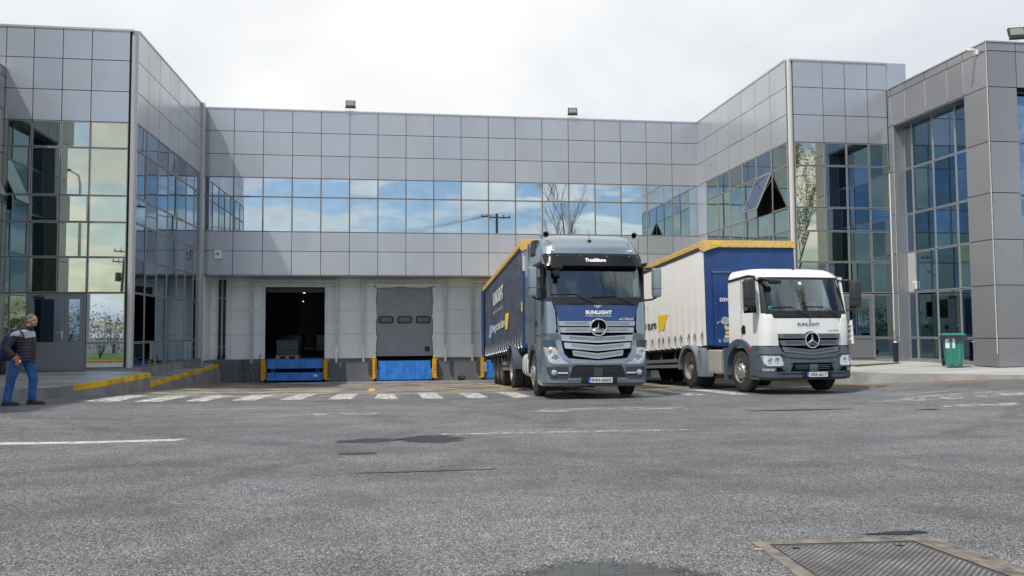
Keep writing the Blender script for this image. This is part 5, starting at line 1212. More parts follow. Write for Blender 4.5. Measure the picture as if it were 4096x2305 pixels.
    for s in (-1, 1):
        X = s*1.142
        mb = MB(); pl_ = [(.44, 1.90), (1.06, 1.97), (1.08, 2.60), (1.02, 2.66), (.60, 2.66)]; mb.prism(pl_, X-s*.03, X-s*.006, 'x'); mb.build('side_window', SIDEG, P, keep=True)
        mb = MB(); mb.box(*sorted((X-s*.003, X+s*.004)), 1.14, 1.15, 1.12, 2.7); mb.build('door_seam', mat('seam_grey', (.25, .25, .25), .6), P, keep=True)
        mb = MB(); mb.prism([(.94, 1.42), (1.12, 1.40), (1.14, 1.52), (1.06, 1.62), (.96, 1.60)], *sorted((X, X+s*.018)), 'x'); mb.build('door_handle', BLK, P, bevel=.01, keep=True)
        mb = MB(); arch(mb, *sorted((s*.72, s*1.205)), 1.20, .52, .60, .76, -.25, math.pi+.1, mi=0); mb.build('wheel_arch', DGREY, P, smooth=True, keep=True)
        mb = MB(); mb.prism([(.30, .34), (.66, .34), (.68, .60), (.58, .66), (.60, .86), (.52, .90), (.52, 1.12), (.30, 1.12)], *sorted((s*.9, s*1.20)), 'x'); mb.build('entry_step', DGREY, P, keep=True)
        mb = MB()
        for z in (.40, .64, .88): mb.box(*sorted((s*1.05, s*1.205)), .32, .60, z, z+.02)
        mb.build('step_tread', BLK, P, keep=True)
        mb = MB(); mb.prism([(1.82, .25), (1.95, .25), (2.0, 1.05), (1.86, 1.05)], *sorted((s*1.0, s*1.2)), 'x'); mb.build('mud_flap', DGREY, P, keep=True)
        mb = MB(); mb.box(*sorted((s*1.206, s*1.215)), .56, .64, 1.0, 1.07); mb.build('side_marker', REDL, P, keep=True)
        mb = MB(); mb.box(*sorted((s*.62, s*1.20)), 2.15, 2.85, .38, .98); tk = mb.build('silencer_box' if s < 0 else 'battery_box', TANKS, P, bevel=.03, keep=True)
        mb = MB()
        for yy in (2.25, 2.43, 2.61):
            mb.box(*sorted((s*1.2, s*1.215)), yy, yy+.07, .44, .92)
        mb.build('ribs', TANKS, tk, bevel=.01, keep=True)
        mb = MB(); mb.box(*sorted((s*1.20, s*1.212)), 2.16, 2.21, .38, .46); mb.build('reflector', AMB, tk, keep=True)
        mb = MB(); mb.prism([(2.95, .30), (4.05, .30), (4.05, .9), (3.75, .98), (2.95, .70)], *sorted((s*.98, s*1.16)), 'x'); mb.build('side_skirt', DGREY, P, keep=True) if False else None
        mb = MB(); arch(mb, *sorted((s*.60, s*1.22)), 4.05, .45, .56, .64, -.1, math.pi+.1); mb.prism([(3.15, .26), (3.46, .26), (3.46, .95), (3.30, 1.02), (3.2, .9)], *sorted((s*.9, s*1.21)), 'x'); mb.build('mudguard', mat('mudguard_grey', (.17, .20, .23), .5), P, smooth=True, keep=True)
        wheel(P, s*1.17, 1.20, .50, .50, .30, s)
        wheel(P, s*1.19, 4.05, .42, .50, .3, s, twin=True, drive=True)
    mb = MB(); mb.box(-.42, -.34, .6, 5.0, .62, .90); mb.box(.34, .42, .6, 5.0, .62, .90); mb.box(-.5, .5, 3.2, 4.8, .9, 1.0); mb.tube([(-1, 1.2, .45), (1, 1.2, .45)], .07, 8); mb.tube([(-1, 4.05, .42), (1, 4.05, .42)], .1, 8); mb.box(-.7, .7, .7, 1.7, .6, 1.04); mb.box(-.35, .35, .5, 2.2, .35, .9)
    mb.build('chassis', CHAS, P, keep=True)
    mb = MB(); mb.tube([(-.6, 1.95, .9), (-.6, 1.95, .62), (-.95, 2.06, .62)], .06, 8); mb.tube([(-.92, 1.98, .75), (-.92, 2.14, .75)], .16, 16); mb.build('air_tank', DGREY, P, smooth=True, keep=True)
    return T
T2 = tractor_white()
# ------------------------------------------------------------------ trailers
def curtain_mat(name, col, col2):
    return mat(name, col, .5, 0, .4, .22, 1.1, .0, 14, stretch=(1, .6, 2.2), var2=col2)
CBLU = curtain_mat('curtain_navy', (.070, .085, .130), (.042, .052, .080)); CWHT = curtain_mat('curtain_white', (.86, .85, .82), (.79, .78, .745))
BLUH = mat('bulkhead_blue', (.018, .070, .23), .4, 0, .5, .3, 2, .1, 6, var2=(.012, .045, .16)); BLUT = mat('blue_tarpaulin', (.022, .072, .225), .5, 0, .5, .2, 2, .6, 5)
def trailer(loc, yaw, label, cm, kind):
    tilt = .05; LEN = 12.2; Wd = 2.52
    T = thing('semi_trailer', label, 'trailer', loc, (-math.atan(tilt), 0, yaw)); P = T
    Z0, Z1 = 1.17, 3.80
    # curtain with folds
    for s in (0, 1):
        mb = MB(); ny = 170; nz = 7; x = 0 if s == 0 else Wd; vs = []
        for j in range(nz+1):
            for i in range(ny+1):
                y = .03+(LEN-.1)*i/ny; z = Z0+(Z1-Z0)*j/nz; t = j/nz
                wv = (.005 if kind == 'blue' else .0025)*math.sin(y*13+.6*math.sin(y*2.1))+.002*math.sin(y*31+2*math.sin(y))
                pull = .018*(1-t)**3*math.sin(y*12.1)+(.014 if kind == 'blue' else .010)*math.sin(t*math.pi)*noise.noise((y*.6, t*2, 3+s))
                xx = (-1 if s == 0 else 1)*(.012+wv*(1-.35*t)+pull)
                vs.append((x+xx, y, z+(.02*math.sin(y*12.1)-.02 if j == 0 else 0)))
        w = ny+1; mb.add(vs, [(j*w+i, j*w+i+1, (j+1)*w+i+1, (j+1)*w+i) for j in range(nz) for i in range(ny)])
        cu = mb.build('curtain', cm, P, smooth=True, keep=True)
        if s == 0: cur = cu
        mb = MB(); xo = -.035 if s == 0 else Wd-.005; xo2 = xo+.04
        mb.box(xo, xo2, .0, LEN, Z1-.03, Z1+.11); mb.build('cant_rail', mat('rail_black', (.03, .03, .032), .5), P, keep=True)
        mb = MB(); xo = -.045 if s == 0 else Wd-.01; mb.box(xo, xo+.055, -.02, LEN, Z1+.12, Z1+.185)
        for k in range(22): mb.sph((xo-.001 if s == 0 else xo+.056, .3+k*.55, Z1+.15), .014, 6, 1)
        mb.build('roof_edge', [GOLD, CHAS], P, keep=True)
    Fl = lambda u, z, d: (-(.030 if kind == 'blue' else .023)-d*.5, u, z)
    n = 20 if kind == 'blue' else 20
    for k in range(n):
        y = .30+k*.62 if kind == 'blue' else [.28, .84, 1.30, 1.95, 2.45, 3.01, 3.57, 3.96, 4.63, 5.3][k] if k < 10 else 5.3+.62*(k-9)
        if y > LEN-.2: break
        if kind == 'blue': y = .25+k*.60
        zt = 1.53; mb = MB()
        mb.box(-.040, -.028, y-.016, y+.016, zt-.17, zt)
        mb.box(-.052, -.040, y-.026, y+.026, zt-.10, zt-.02, 1)
        mb.tube([(-.046, y, zt-.05), (-.062, y+.045, zt-.12), (-.055, y+.035, zt-.24), (-.045, y+.0, zt-.33), (-.03, y-.03, zt-.37)], .010, 6, 1)
        mb.tube([(-.046, y-.01, zt-.1), (-.055, y-.035, zt-.22), (-.04, y-.03, zt-.33)], .006, 6, 1)
        mb.build('strap_buckle', [RUBB if kind != 'blue' else mat('strap_grey', (.20, .21, .23), .6), mat('buckle_steel', (.34, .34, .35), .4, .7)], P, keep=True)
    # floor, bulkheads, roof
    mb = MB(); mb.box(0, Wd, 0, LEN, 1.10, 1.20); mb.box(.0, Wd, .0, .03, 1.2, Z1) if kind != 'white' else None; mb.box(0, .05, LEN-.06, LEN, 1.2, Z1); mb.box(Wd-.05, Wd, LEN-.06, LEN, 1.2, Z1)
    mb.build('floor_frame', CHAS, P, keep=True)
    mb = MB(); mb.box(-.01, Wd+.01, -.02, .04, 1.14, 3.18)
    mb.box(-.02, .16, -.05, -.02, 1.16, 3.18); mb.box(Wd-.16, Wd+.02, -.05, -.02, 1.16, 3.18)
    bh = mb.build('bulkhead', BLUH, P, keep=True)
    mb = MB(); mb.box(.19, Wd-.19, -.03, -.0202, 3.13, 3.16)
    for k in range(6): mb.sph((.26, -.026, 1.3+k*.33), .008, 6)
    mb.build('bulkhead_rail', GALV, bh, keep=True)
    mb = MB(); n_ = 30; vs = []
    for j in range(9):
        for i in range(n_+1):
            x = (Wd+.04)*i/n_-.02; z = 3.16+(Z1-3.16+.06)*j/8
            vs.append((x, -.055-.012*noise.noise((x*2.2, z*2.5, 1))-.012*math.sin(x*5+z*3)*noise.noise((x, z, 4)), z))
    mb.add(vs, [(j*(n_+1)+i, j*(n_+1)+i+1, (j+1)*(n_+1)+i+1, (j+1)*(n_+1)+i) for j in range(8) for i in range(n_)]); mb.box(-.02, Wd+.02, -.05, .0, 3.16, Z1+.05)
    mb.build('front_tarpaulin', BLUT if kind == 'white' else mat('white_tarpaulin', (.62, .63, .66), .5, 0, .4, .2, 3), P, smooth=False, keep=True)
    mb = MB(); mb.box(-.04, Wd+.04, -.10, LEN, Z1+.06, Z1+.20); mb.add([(-.05, -.115, Z1+.19), (Wd+.05, -.115, Z1+.19), (Wd+.05, -.115, Z1-.01), (Wd-.1, -.115, Z1+.01), (.35, -.115, Z1+.01), (.12, -.115, Z1-.05), (-.05, -.115, Z1-.12), (-.05, .24, Z1+.0), (-.05, .30, Z1+.19), (Wd+.05, .3, Z1+.19), (Wd+.05, .2, Z1-.04)], [(0, 1, 2, 3, 4, 5, 6), (0, 6, 7, 8), (1, 9, 10, 2), (0, 8, 9, 1)])
    for k in range(10): mb.sph((.16+.25*k, -.120, Z1+.06), .017, 8, 1)
    mb.sph((-.057, .1, Z1+.05), .02, 8, 1); rf = mb.build('roof_tarpaulin', [GOLD, GALV], P, keep=True)
    if kind == 'white':
        mb = MB(); mb.add([(.18, -.119, Z1+.07), (.42, -.119, Z1+.07), (.42, -.119, Z1+.185), (.18, -.119, Z1+.185)], [(0, 1, 2, 3)]); mb.build('yellow_patch', mat('patch_yellow', (.80, .60, .04), .6), rf, keep=True)
        fb = lambda u, z, d: (u, -.0215-d, z)
        mb = MB(); letter(mb, 'DSVA', lambda u, v: fb(.38+u, 2.34+v, .004), .33, .10, .03); mb.build('lettering', LETW, bh, keep=True)
        mb = MB(); q = [(.385, 1.80), (.42, 1.90), (.50, 1.935), (.60, 1.90), (.65, 1.80), (.645, 1.74), (.60, 1.77), (.58, 1.72), (.53, 1.73), (.545, 1.66), (.58, 1.63), (.50, 1.60), (.46, 1.66), (.50, 1.72), (.43, 1.73), (.40, 1.76)]
        mb.add([fb(a, z, .004) for a, z in q], [tuple(range(len(q)))])
        mb.add([fb(a, z, .004) for a, z in ((.28, 1.80), (.38, 1.81), (.38, 1.785), (.31, 1.775), (.31, 1.73), (.285, 1.73))], [(0, 1, 2, 3), (0, 3, 4, 5)]); mb.add([fb(a, z, .004) for a, z in ((.31, 1.24), (.36, 1.24), (.36, 1.32), (.31, 1.32))], [(0, 1, 2, 3)])
        mb.build('torn_sticker', mat('sticker_white', (.66, .66, .64), .6, 0, .4, .5, 30, var2=(.10, .10, .12)), bh, keep=True)
        for a, b_, c, d, m_ in ((.50, .68, 1.57, 1.67, mat('sticker_yellow', (.78, .55, .12), .6)), (.505, .68, 1.45, 1.54, mat('sticker_yellow', (0, 0, 0))), (.475, .66, 1.36, 1.425, PLATEW), (.43, .62, 1.24, 1.34, mat('sticker_grey', (.34, .42, .50), .5, 0, .4, .5, 20))):
            mb = MB(); mb.add([fb(a, c, .005), fb(b_, c, .005), fb(b_, d, .005), fb(a, d, .005)], [(0, 1, 2, 3)]); mb.build('sticker', m_, bh, keep=True)
        mb = MB(); letter(mb, 'ture', lambda u, v: Fl(5.17-u, 1.83+v, .006), .95, .25, .02); mb.build('lettering', LETD, cur, keep=True); mb = MB(); letter(mb, 'E', lambda u, v: Fl(5.10-u, 2.50+v, .006), .07, .09, .0)
        letter(mb, 'Driving to the fu', lambda u, v: Fl(8.9-u, 1.78+v, .006), 3.6, .38, .02); mb.build('lettering', LETD, cur, keep=True)
        mb = MB(); mb.add([Fl(4.05, 2.23, .004), Fl(3.08, 2.22, .004), Fl(3.52, 1.75, .004), Fl(4.05, 1.74, .004)], [(0, 1, 2, 3)]); mb.build('yellow_mark', YLW, cur, keep=True)
    else:
        mb = MB(); letter(mb, 'SUNLIGHT', lambda u, v: Fl(7.95-u, 2.87+v, .006), 3.28, .47, .05, 0, 1.04)
        letter(mb, 'POWER IS KNOWLEDGE', lambda u, v: Fl(8.06-u, 2.57+v, .006), 3.26, .10, .0, 0, 1.3)
        letter(mb, 'Driving to the future', lambda u, v: Fl(8.62-u, 1.86+v, .006), 4.42, .38, .03); mb.build('lettering', mat('curtain_print', (.68, .69, .72), .6, 0, .3, .15, 5), cur, keep=True)
        mb = MB(); mb.add([Fl(4.05, 2.33, .006), Fl(3.07, 2.29, .006), Fl(3.56, 1.82, .006), Fl(4.05, 1.83, .006)], [(0, 1, 2, 3)]); mb.add([Fl(4.73, 2.89, .008), Fl(4.98, 2.89, .008), Fl(4.73, 3.07, .008)], [(0, 1, 2)]); mb.build('yellow_mark', YLW, cur, keep=True)
        mb = MB(); mb.add([Fl(9.40, 2.25, .006), Fl(8.68, 2.27, .006), Fl(8.66, 1.78, .006), Fl(9.77, 1.79, .006)], [(0, 1, 2, 3)]); mb.add([Fl(6.15, 2.89, .008), Fl(6.45, 2.89, .008), Fl(6.45, 3.07, .008)], [(0, 1, 2)]); mb.build('blue_mark', BLUP, cur, keep=True)
        mb = MB(); mb.box(-.06, -.036, -.02, .04, 2.1, 2.35); mb.build('yellow_tape', YLW, bh, keep=True)
    # rear door folded on the side
    mb = MB(); mb.box(-.12, -.06, LEN-.6, LEN+.02, 1.2, Z1+.02); mb.build('rear_door', BLUH, P, keep=True)
    # chassis
    mb = MB(); mb.box(.75, .87, .4, LEN-.2, .80, 1.10); mb.box(Wd-.87, Wd-.75, .4, LEN-.2, .80, 1.10)
    for k in range(14): mb.box(.05, Wd-.05, .5+k*.85, .56+k*.85, 1.02, 1.10)
    mb.box(.02, .06, 0, LEN, 1.06, 1.17); mb.box(Wd-.06, Wd-.02, 0, LEN, 1.06, 1.17)
    mb.build('chassis_frame', CHAS, P, keep=True)
    for x0 in (.06, Wd-.1):
        mb = MB()
        for z in (.58, .74): mb.box(x0, x0+.04, 2.65, 5.9, z, z+.10)
        for y in (2.9, 4.2, 5.6): mb.box(x0+.041, x0+.08, y, y+.06, .56, 1.1)
        mb.build('side_guard', mat('guard_grey', (.20, .215, .24), .5, .3), P, keep=True)
    for x0 in (.45, Wd-.6):
        mb = MB(); mb.box(x0, x0+.15, 2.25, 2.40, .35, 1.05); mb.box(x0-.06, x0+.21, 2.2, 2.45, .31, .35)
        mb.build('landing_leg', CHAS, P, keep=True)
    mb = MB(); mb.box(.2, .9, 4.6, 5.5, .62, 1.05); mb.build('pallet_box', BLK, P, keep=True); mb = MB(); mb.tube([(.3, 5.6, .8), (.3, 6.1, .8)], .14, 12); mb.build('air_tank', BLK, P, keep=True)
    cy_, sy_ = math.cos(yaw), math.sin(yaw)
    for k in range(3):
        yl = 6.25+1.31*k if kind == 'blue' else 7.6+1.31*k
        for s in (-1, 1):
            xl = .06 if s < 0 else Wd-.06
            wx_, wy_ = loc[0]+xl*cy_-yl*sy_, loc[1]+xl*sy_+yl*cy_
            zl_ = gz(wx_, wy_)-(loc[2]-tilt*yl)
            wheel(P, xl, yl, zl_+.50, .50, .36, s, drive=True, rimm=mat('dirty_rim', (.10, .095, .09), .7, .2))
        mb = MB(); mb.tube([(.3, yl, zl_+.5), (Wd-.3, yl, zl_+.5)], .07, 8); mb.build('axle', CHAS, P, keep=True)
        mb = MB(); arch(mb, .02, .42, yl, zl_+.5, .555, .57, .5, math.pi-.5, 8); mb.build('mudguard', BLK, P, keep=True)
    mb = MB(); mb.box(-.02, .06, LEN-.35, LEN-.05, .55, .95); mb.tube([(-.02, LEN-.3, .9), (-.10, LEN-.25, .7), (-.02, LEN-.2, .55)], .02, 6); mb.build('rear_lamp_bracket', GALV, P, keep=True)
    return T
trailer((3.18, 20.6, -.08), math.atan2(-.22, 12.2), 'curtain sided trailer with navy curtain and ochre roof edge behind the silver truck', CBLU, 'blue')
trailer((8.14, 20.5, -.07), 0.0, 'curtain sided trailer with dirty white curtain and blue front behind the white truck', CWHT, 'white')
# ------------------------------------------------------------------ small fixtures
def floodlight(x, y, z, sc, lean, rz, lb):
    t_ = thing('floodlight', lb, 'floodlight', (x, y, z), (0, 0, rz), group='floodlights on the roof edges')
    M = Matrix.Translation((0, 0, .12*sc)) @ Matrix.Rotation(lean, 4, 'X') @ Matrix.Scale(sc, 4)
    mb = MB(); mb.box(-.20, .20, -.03, .045, 0, .34, 0, M)
    for k in range(9): mb.box(-.17+k*.042, -.165+k*.042, .045, .075, .03, .31, 0, M)
    b = mb.build('housing', BLK, t_, bevel=.010, world=False)
    mb = MB(); mb.box(-.165, .165, -.036, -.031, .105, .305, 0, M); mb.build('lens', mat('lamp_glass_grey', (.24, .24, .22), .4), b, world=False)
    mb = MB(); mb.tube([(-.215*sc, 0, .20*sc), (-.215*sc, -.01, .03*sc), (-.18*sc, -.01, .008), (.18*sc, -.01, .008), (.215*sc, -.01, .03*sc), (.215*sc, 0, .20*sc)], .010, 6); mb.build('bracket', ALUL, t_, world=False)
    mb = MB(); mb.tube([(-.02, .02, .14*sc), (-.04, .04, .05), (-.03, .06, 0)], .006, 6); mb.build('cable', BLK, t_, world=False)
floodlight(-2.08, YM-.08, 10.62, 1.0, -.25, 0, 'black floodlight on the hall roof edge above the closed dock')
floodlight(7.28, YM-.08, 10.62, 1.0, -.25, -.12, 'black floodlight on the hall roof edge above the silver truck')
floodlight(17.60, 20.42, 9.70, 1.1, -.30, -.30, 'black floodlight on top of the entrance block at the right')
t_ = thing('security_camera', 'white bullet security camera below the top edge of the entrance block', 'camera', (16.45, 20.62, 9.45))
mb = MB(); mb.box(-.05, .0, -.07, .07, -.08, .07); mb.build('mount', WHT, t_, bevel=.01, world=False)
mb = MB(); mb.tube([(-.03, 0, -.03), (-.16, -.02, -.05), (-.20, -.02, .0)], .022, 8); mb.build('arm', WHT, t_, smooth=True, world=False)
mb = MB(); mb.tube([(-.10, .02, .06), (-.42, -.08, -.0)], .05, 14); mb.tube([(-.08, .024, .08), (-.46, -.09, .02)], .045, 8); cm_ = mb.build('camera_body', WHT, t_, smooth=True, world=False)
mb = MB(); mb.tube([(-.41, -.077, 0), (-.435, -.084, -.006)], .042, 14); mb.build('lens', BLK, cm_, world=False)
t_ = thing('alarm_siren', 'white alarm siren box with red emblem on the panels above the black pipes', 'alarm', (-7.25, YM-.03, 4.62))
mb = MB(); mb.box(-.13, .13, -.09, 0, -.16, .18); mb.build('housing', WHT, t_, bevel=.02, world=False)
mb = MB(); mb.add([(.055*math.cos(a), -.0915, .05+.04*math.sin(a)) for a in [k*math.pi/8 for k in range(16)]], [tuple(range(16))]); mb.add([(-.09, -.0915, -.025), (.09, -.0915, -.025), (.09, -.0915, -.012), (-.09, -.0915, -.012)], [(0, 1, 2, 3)]); em = mb.build('emblem', mat('emblem_red', (.45, .02, .03), .4), t_, world=False)
mb = MB(); mb.tube([(-.02, -.093, .03), (.025, -.093, .075)], .012, 6); mb.build('emblem_mark', BLK, em, world=False)
t_ = thing('vent_box', 'small cream louvred box on the pale panel of the entrance portal', 'vent', (16.82, 24.27, 2.94))
mb = MB(); mb.box(-.06, 0, -.09, .09, -.13, .13); mb.build('housing', WHT, t_, bevel=.015, world=False)
mb = MB()
for k in range(5): mb.box(-.066, -.0605, -.065, .065, -.09+k*.04, -.07+k*.04)
mb.build('louvre', mat('cream_plastic', (.55, .52, .36), .5), t_, world=False)
for x, y, z, lb in ((15.49, 23.45, .42, 'black bollard on the pavement in front of the entrance portal pillar'), (-10.62, 23.3, .40, 'black bollard on the left pavement behind the walking man')):
    t_ = thing('bollard', lb, 'bollard', (x, y, z-.005), group='black pavement bollards')
    mb = MB(); mb.tube([(0, 0, .01), (0, 0, .66)], .075, 20); mb.build('post', BLK, t_, smooth=True, world=False)
    mb = MB(); mb.tube([(0, 0, .66), (0, 0, .685)], [.078, .06], 20); mb.build('cap', ALUL, t_, smooth=True, world=False)
    mb = MB(); mb.box(-.12, .12, -.10, .10, .0, .014); mb.build('base_plate', ALUL, t_, world=False)
# low kerb slab at the right wing door
mb = MB(); mb.prism([(13.4, 24.9), (15.6, 24.9), (15.6, 23.4), (13.4, 22.2)], FL+.0, FL+.035, 'z'); tag(mb.build('entrance_mat', mat('mat_beige', (.36, .35, .30), .9, 0, .3, .3, 5)), 'thin beige slab on the pavement before the right wing door', 'slab')
# wheelie bin
t_ = thing('wheeled_bin', 'green wheeled bin with black bag under its lid on the right pavement', 'bin', (15.62, 20.95, .425), (0, 0, R_(-28)))
BING = mat('bin_green', (.035, .23, .175), .5, 0, .4, .15, 3)
mb = MB()
def rsec(hx, hy, z, r=.05): return [(sx*(hx-r)+r*math.cos(a), sy*(hy-r)+r*math.sin(a), z) for sx, sy, a0 in ((1, 1, 0), (-1, 1, 90), (-1, -1, 180), (1, -1, 270)) for a in [R_(a0+k*30) for k in range(4)]]
secs = [rsec(.20, .22, .02), rsec(.215, .24, .3), rsec(.245, .275, .84), rsec(.27, .30, .85), rsec(.27, .30, .89)]
n = len(secs[0]); mb.add([p for s_ in secs for p in s_], [(i*n+k, i*n+(k+1) % n, (i+1)*n+(k+1) % n, (i+1)*n+k) for i in range(4) for k in range(n)]+[tuple(range(n-1, -1, -1)), tuple(range(4*n, 5*n))])
for x in (-.10, .10): mb.box(x-.035, x+.035, -.285, -.235, .08, .80, fn=lambda X, Y, Z: (X, Y+.02*(1-Z/.8), Z))
mb.build('bin_body', BING, t_, smooth=True, world=False)
mb = MB(); secs = [rsec(.29, .33, .885), rsec(.29, .33, .915), rsec(.22, .26, .945)]; mb.add([p for s_ in secs for p in s_], [(i*n+k, i*n+(k+1) % n, (i+1)*n+(k+1) % n, (i+1)*n+k) for i in range(2) for k in range(n)]+[tuple(range(n-1, -1, -1)), tuple(range(2*n, 3*n))]); mb.tube([(-.22, .33, .90), (-.22, .40, .91), (.22, .40, .91), (.22, .33, .90)], .015, 8)
mb.build('lid', BING, t_, smooth=True, world=False)
mb = MB(); m_ = 60; vs = []
for j in range(4):
    for k in range(m_):
        a = 2*math.pi*k/m_; c, s_ = math.cos(a), math.sin(a); q = max(abs(c)/.285, abs(s_)/.315); h = .10+.05*noise.noise((c*2, s_*2, 7))
        e = 1+.03*noise.noise((c*5, s_*5, j)); vs.append((c/q*e*(1.0+.03*j), s_/q*e*(1.0+.03*j), .885-h*j/3))
mb.add(vs, [(j*m_+k, j*m_+(k+1) % m_, (j+1)*m_+(k+1) % m_, (j+1)*m_+k) for j in range(3) for k in range(m_)]); mb.build('bin_bag', mat('bag_black', (.012, .012, .014), .22, 0, .7, 0, 1, .8, 14), t_, world=False)
for s in (-1, 1):
    mb = MB(); mb.lathe([(s*.20, 0), (s*.20, .09), (s*.21, .105), (s*.25, .105), (s*.26, .09), (s*.26, .05), (s*.245, .04), (s*.245, 0)], 24, 'x', M=Matrix.Translation((0, .26, .105))); mb.build('wheel', RUBB, t_, smooth=True, world=False)
mb = MB(); mb.add([(-.235, -.262, .52), (.00, -.262, .52), (.00, -.285, .80), (-.245, -.285, .80)], [(0, 1, 2, 3)]); st_ = mb.build('sticker', WHT, t_, world=False)
mb = MB(); mb.add([(-.19, -.285, .69), (-.05, -.285, .69), (-.05, -.2865, .71), (-.19, -.2865, .71)], [(0, 1, 2, 3)]); mb.add([(-.17, -.286, .72), (-.07, -.286, .72), (-.09, -.288, .75), (-.15, -.288, .75)], [(0, 1, 2, 3)]); mb.build('print', BING, st_, world=False)
# lamps far inside the hall
for k, (x, y, z) in enumerate(((-5.5, 46, 4.0), (-5.2, 44, 3.6), (-5.4, 45.5, 3.2))):
    mb = MB(); mb.box(x, x+.15-.05*k, y, y+.06, z, z+.04); o = mb.build('hall_lamp', mat('lamp_glow', (1, 1, .9), .5, emis=(1, .95, .8, 1.6)))
    tag(o, ['upper glowing ceiling lamp inside the open dock', 'largest glowing ceiling lamp inside the open dock', 'small glowing ceiling lamp lowest inside the open dock'][k], 'lamp', 'ceiling lamps inside the hall')
# roof outlet on right wing edge
mb = MB(); mb.box(17.25, 17.40, 25.6, 25.8, 10.0, 10.12); mb.box(17.22, 17.46, 25.55, 25.85, 10.12, 10.16); tag(mb.build('roof_outlet', GALV, bevel=.01), 'small metal outlet box behind the top of the right wing', 'outlet')
# ------------------------------------------------------------------ surroundings behind the camera (seen in the glass)
GRS = mat('grass_green', (.055, .13, .025), .9, 0, .2, .4, 2, .5, 30)
mb = MB()
for (x0, x1, y0, y1) in ((-90, -10.5, -7.5, -1.5), (-90, 90, -40, -9.5)):
    mb.box(x0, x1, y0, y1, -.1, .14)
g2 = mb.build('grass', GRS); tag(g2, kind='structure')
mb = MB(); mb.box(-90, -10.3, -1.5, -1.3, -.1, .15); mb.box(-90, 90, -9.5, -9.3, -.1, .15); tag(mb.build('road_kerb', YP), kind='structure')
def fence(x0, x1, y, lb):
    t_ = thing('wire_fence', lb, 'fence', (x0, y, .1)); n = int((x1-x0)/2.5)
    for k in range(n+1):
        mb = MB(); mb.tube([(x0+k*2.5, y, .1), (x0+k*2.5, y, 2.1)], .03, 6); mb.build('post', GALV, t_)
    mb = MB()
    for z in (.2, .5, .8, 1.1, 1.4, 1.7, 2.0): mb.tube([(x0, y, z), (x1, y, z)], .006, 4)
    k = x0
    while k < x1: mb.tube([(k, y, .2), (k, y, 2.0)], .004, 4); k += .22
    mb.build('wire_mesh', GALV, t_)
fence(-60, -11, -6.8, 'wire mesh fence behind the grass strip opposite the left wing')
fence(-10, 60, -11, 'wire mesh fence along the far side of the road')
def leafcloud(mb, c, rx, ry, rz, n, s, sd, mi=0):
    rnd = random.Random(sd)
    for _ in range(n):
        while True:
            p = Vector((rnd.uniform(-1, 1), rnd.uniform(-1, 1), rnd.uniform(-1, 1)))
            if .25 < p.length < 1 and noise.noise(p*2.2+Vector((sd, 0, 0))) > -.12: break
        q = Vector((c[0]+p.x*rx, c[1]+p.y*ry, c[2]+p.z*rz)); a = Vector((rnd.uniform(-1, 1), rnd.uniform(-1, 1), rnd.uniform(-1, 1))).normalized(); b = a.orthogonal().normalized()
        k = s*rnd.uniform(.6, 1.3); mb.add([q-a*k, q+b*k*.6, q+a*k, q-b*k*.6], [(0, 1, 2, 3)], mi)
LEAF = mat('leaf_green', (.07, .11, .03), .7, 0, .3, .5, 3); BARK = mat('bark', (.12, .10, .08), .9, 0, .2, .3, 5); BUD = mat('bud_yellow', (.22, .20, .05), .7)
rn = random.Random(5)
zo = zl+['fifteenth']
for k in range(15):
    x = -52+k*2.9+rn.uniform(-.6, .6); t_ = thing('shrub', f'loose green shrub behind the wire fence, {zo[k]} in the row from its far left end', 'shrub', (x, -8.4, .1), group='shrubs behind the wire fence')
    mb = MB(); leafcloud(mb, (x, -8.4, 1.5), 1.6, 1.0, 1.5+rn.uniform(-.3, .5), 2600, .028, k); mb.build('foliage', LEAF, t_)
    mb = MB()
    for j in range(14): a = rn.uniform(0, 6.28); mb.tube([(x, -8.4, .1), (x+.5*math.cos(a), -8.4+.4*math.sin(a), 1.4), (x+1.1*math.cos(a), -8.4+.7*math.sin(a), 2.6+rn.uniform(-.4, .8))], [.02, .013, .004], 4)
    mb.build('stem', BARK, t_)
def tree(x, y, h, sd, leaves, lb, spread=.30):
    t_ = thing('bare_tree', lb, 'tree', (x, y, .0)); rnd = random.Random(sd); mb = MB(); lf = MB()
    def br(p, d, L_, r, dep):
        n = 4; pts = [p]; rs = [r]
        for i in range(n):
            d = (d+Vector((rnd.uniform(-.12, .12), rnd.uniform(-.12, .12), .05))).normalized(); p = p+d*L_/n; pts.append(p); rs.append(r*(1-.55*(i+1)/n))
            if dep < 4 and (i > 0 or dep > 0):
                for _ in range(2 if dep < 3 else 1):
                    a = rnd.uniform(0, 6.28); w = Vector((math.cos(a), math.sin(a), rnd.uniform(.6, 1.5))).normalized()
                    br(p, (d*.45+w*spread*2).normalized(), L_*rnd.uniform(.38, .6), rs[-1]*.62, dep+1)
        mb.tube(pts, rs, 5 if dep > 1 else 8, caps=False)
        if leaves and dep >= 3:
            for q in pts[1:]:
                for _ in range(leaves):
                    c = q+Vector((rnd.uniform(-.12, .12), rnd.uniform(-.12, .12), rnd.uniform(-.1, .1))); a = Vector((rnd.uniform(-1, 1), rnd.uniform(-1, 1), rnd.uniform(-1, 1))).normalized()*.045; b = a.orthogonal()*.8
                    lf.add([c-a, c+b, c+a, c-b], [(0, 1, 2, 3)])
    br(Vector((x, y, 0)), Vector((0, 0, 1)), h*.72, .13, 0)
    mb.build('trunk', BARK, t_)
    if lf.v: lf.build('foliage', BUD, t_)
tree(15.5, -3, 15.5, 3, 0, 'tall bare tree across the yard, mirrored in the hall window band')
tree(27.8, -3, 13.5, 8, 2, 'slender tree with yellow buds across the yard, mirrored in the right wing', .24)
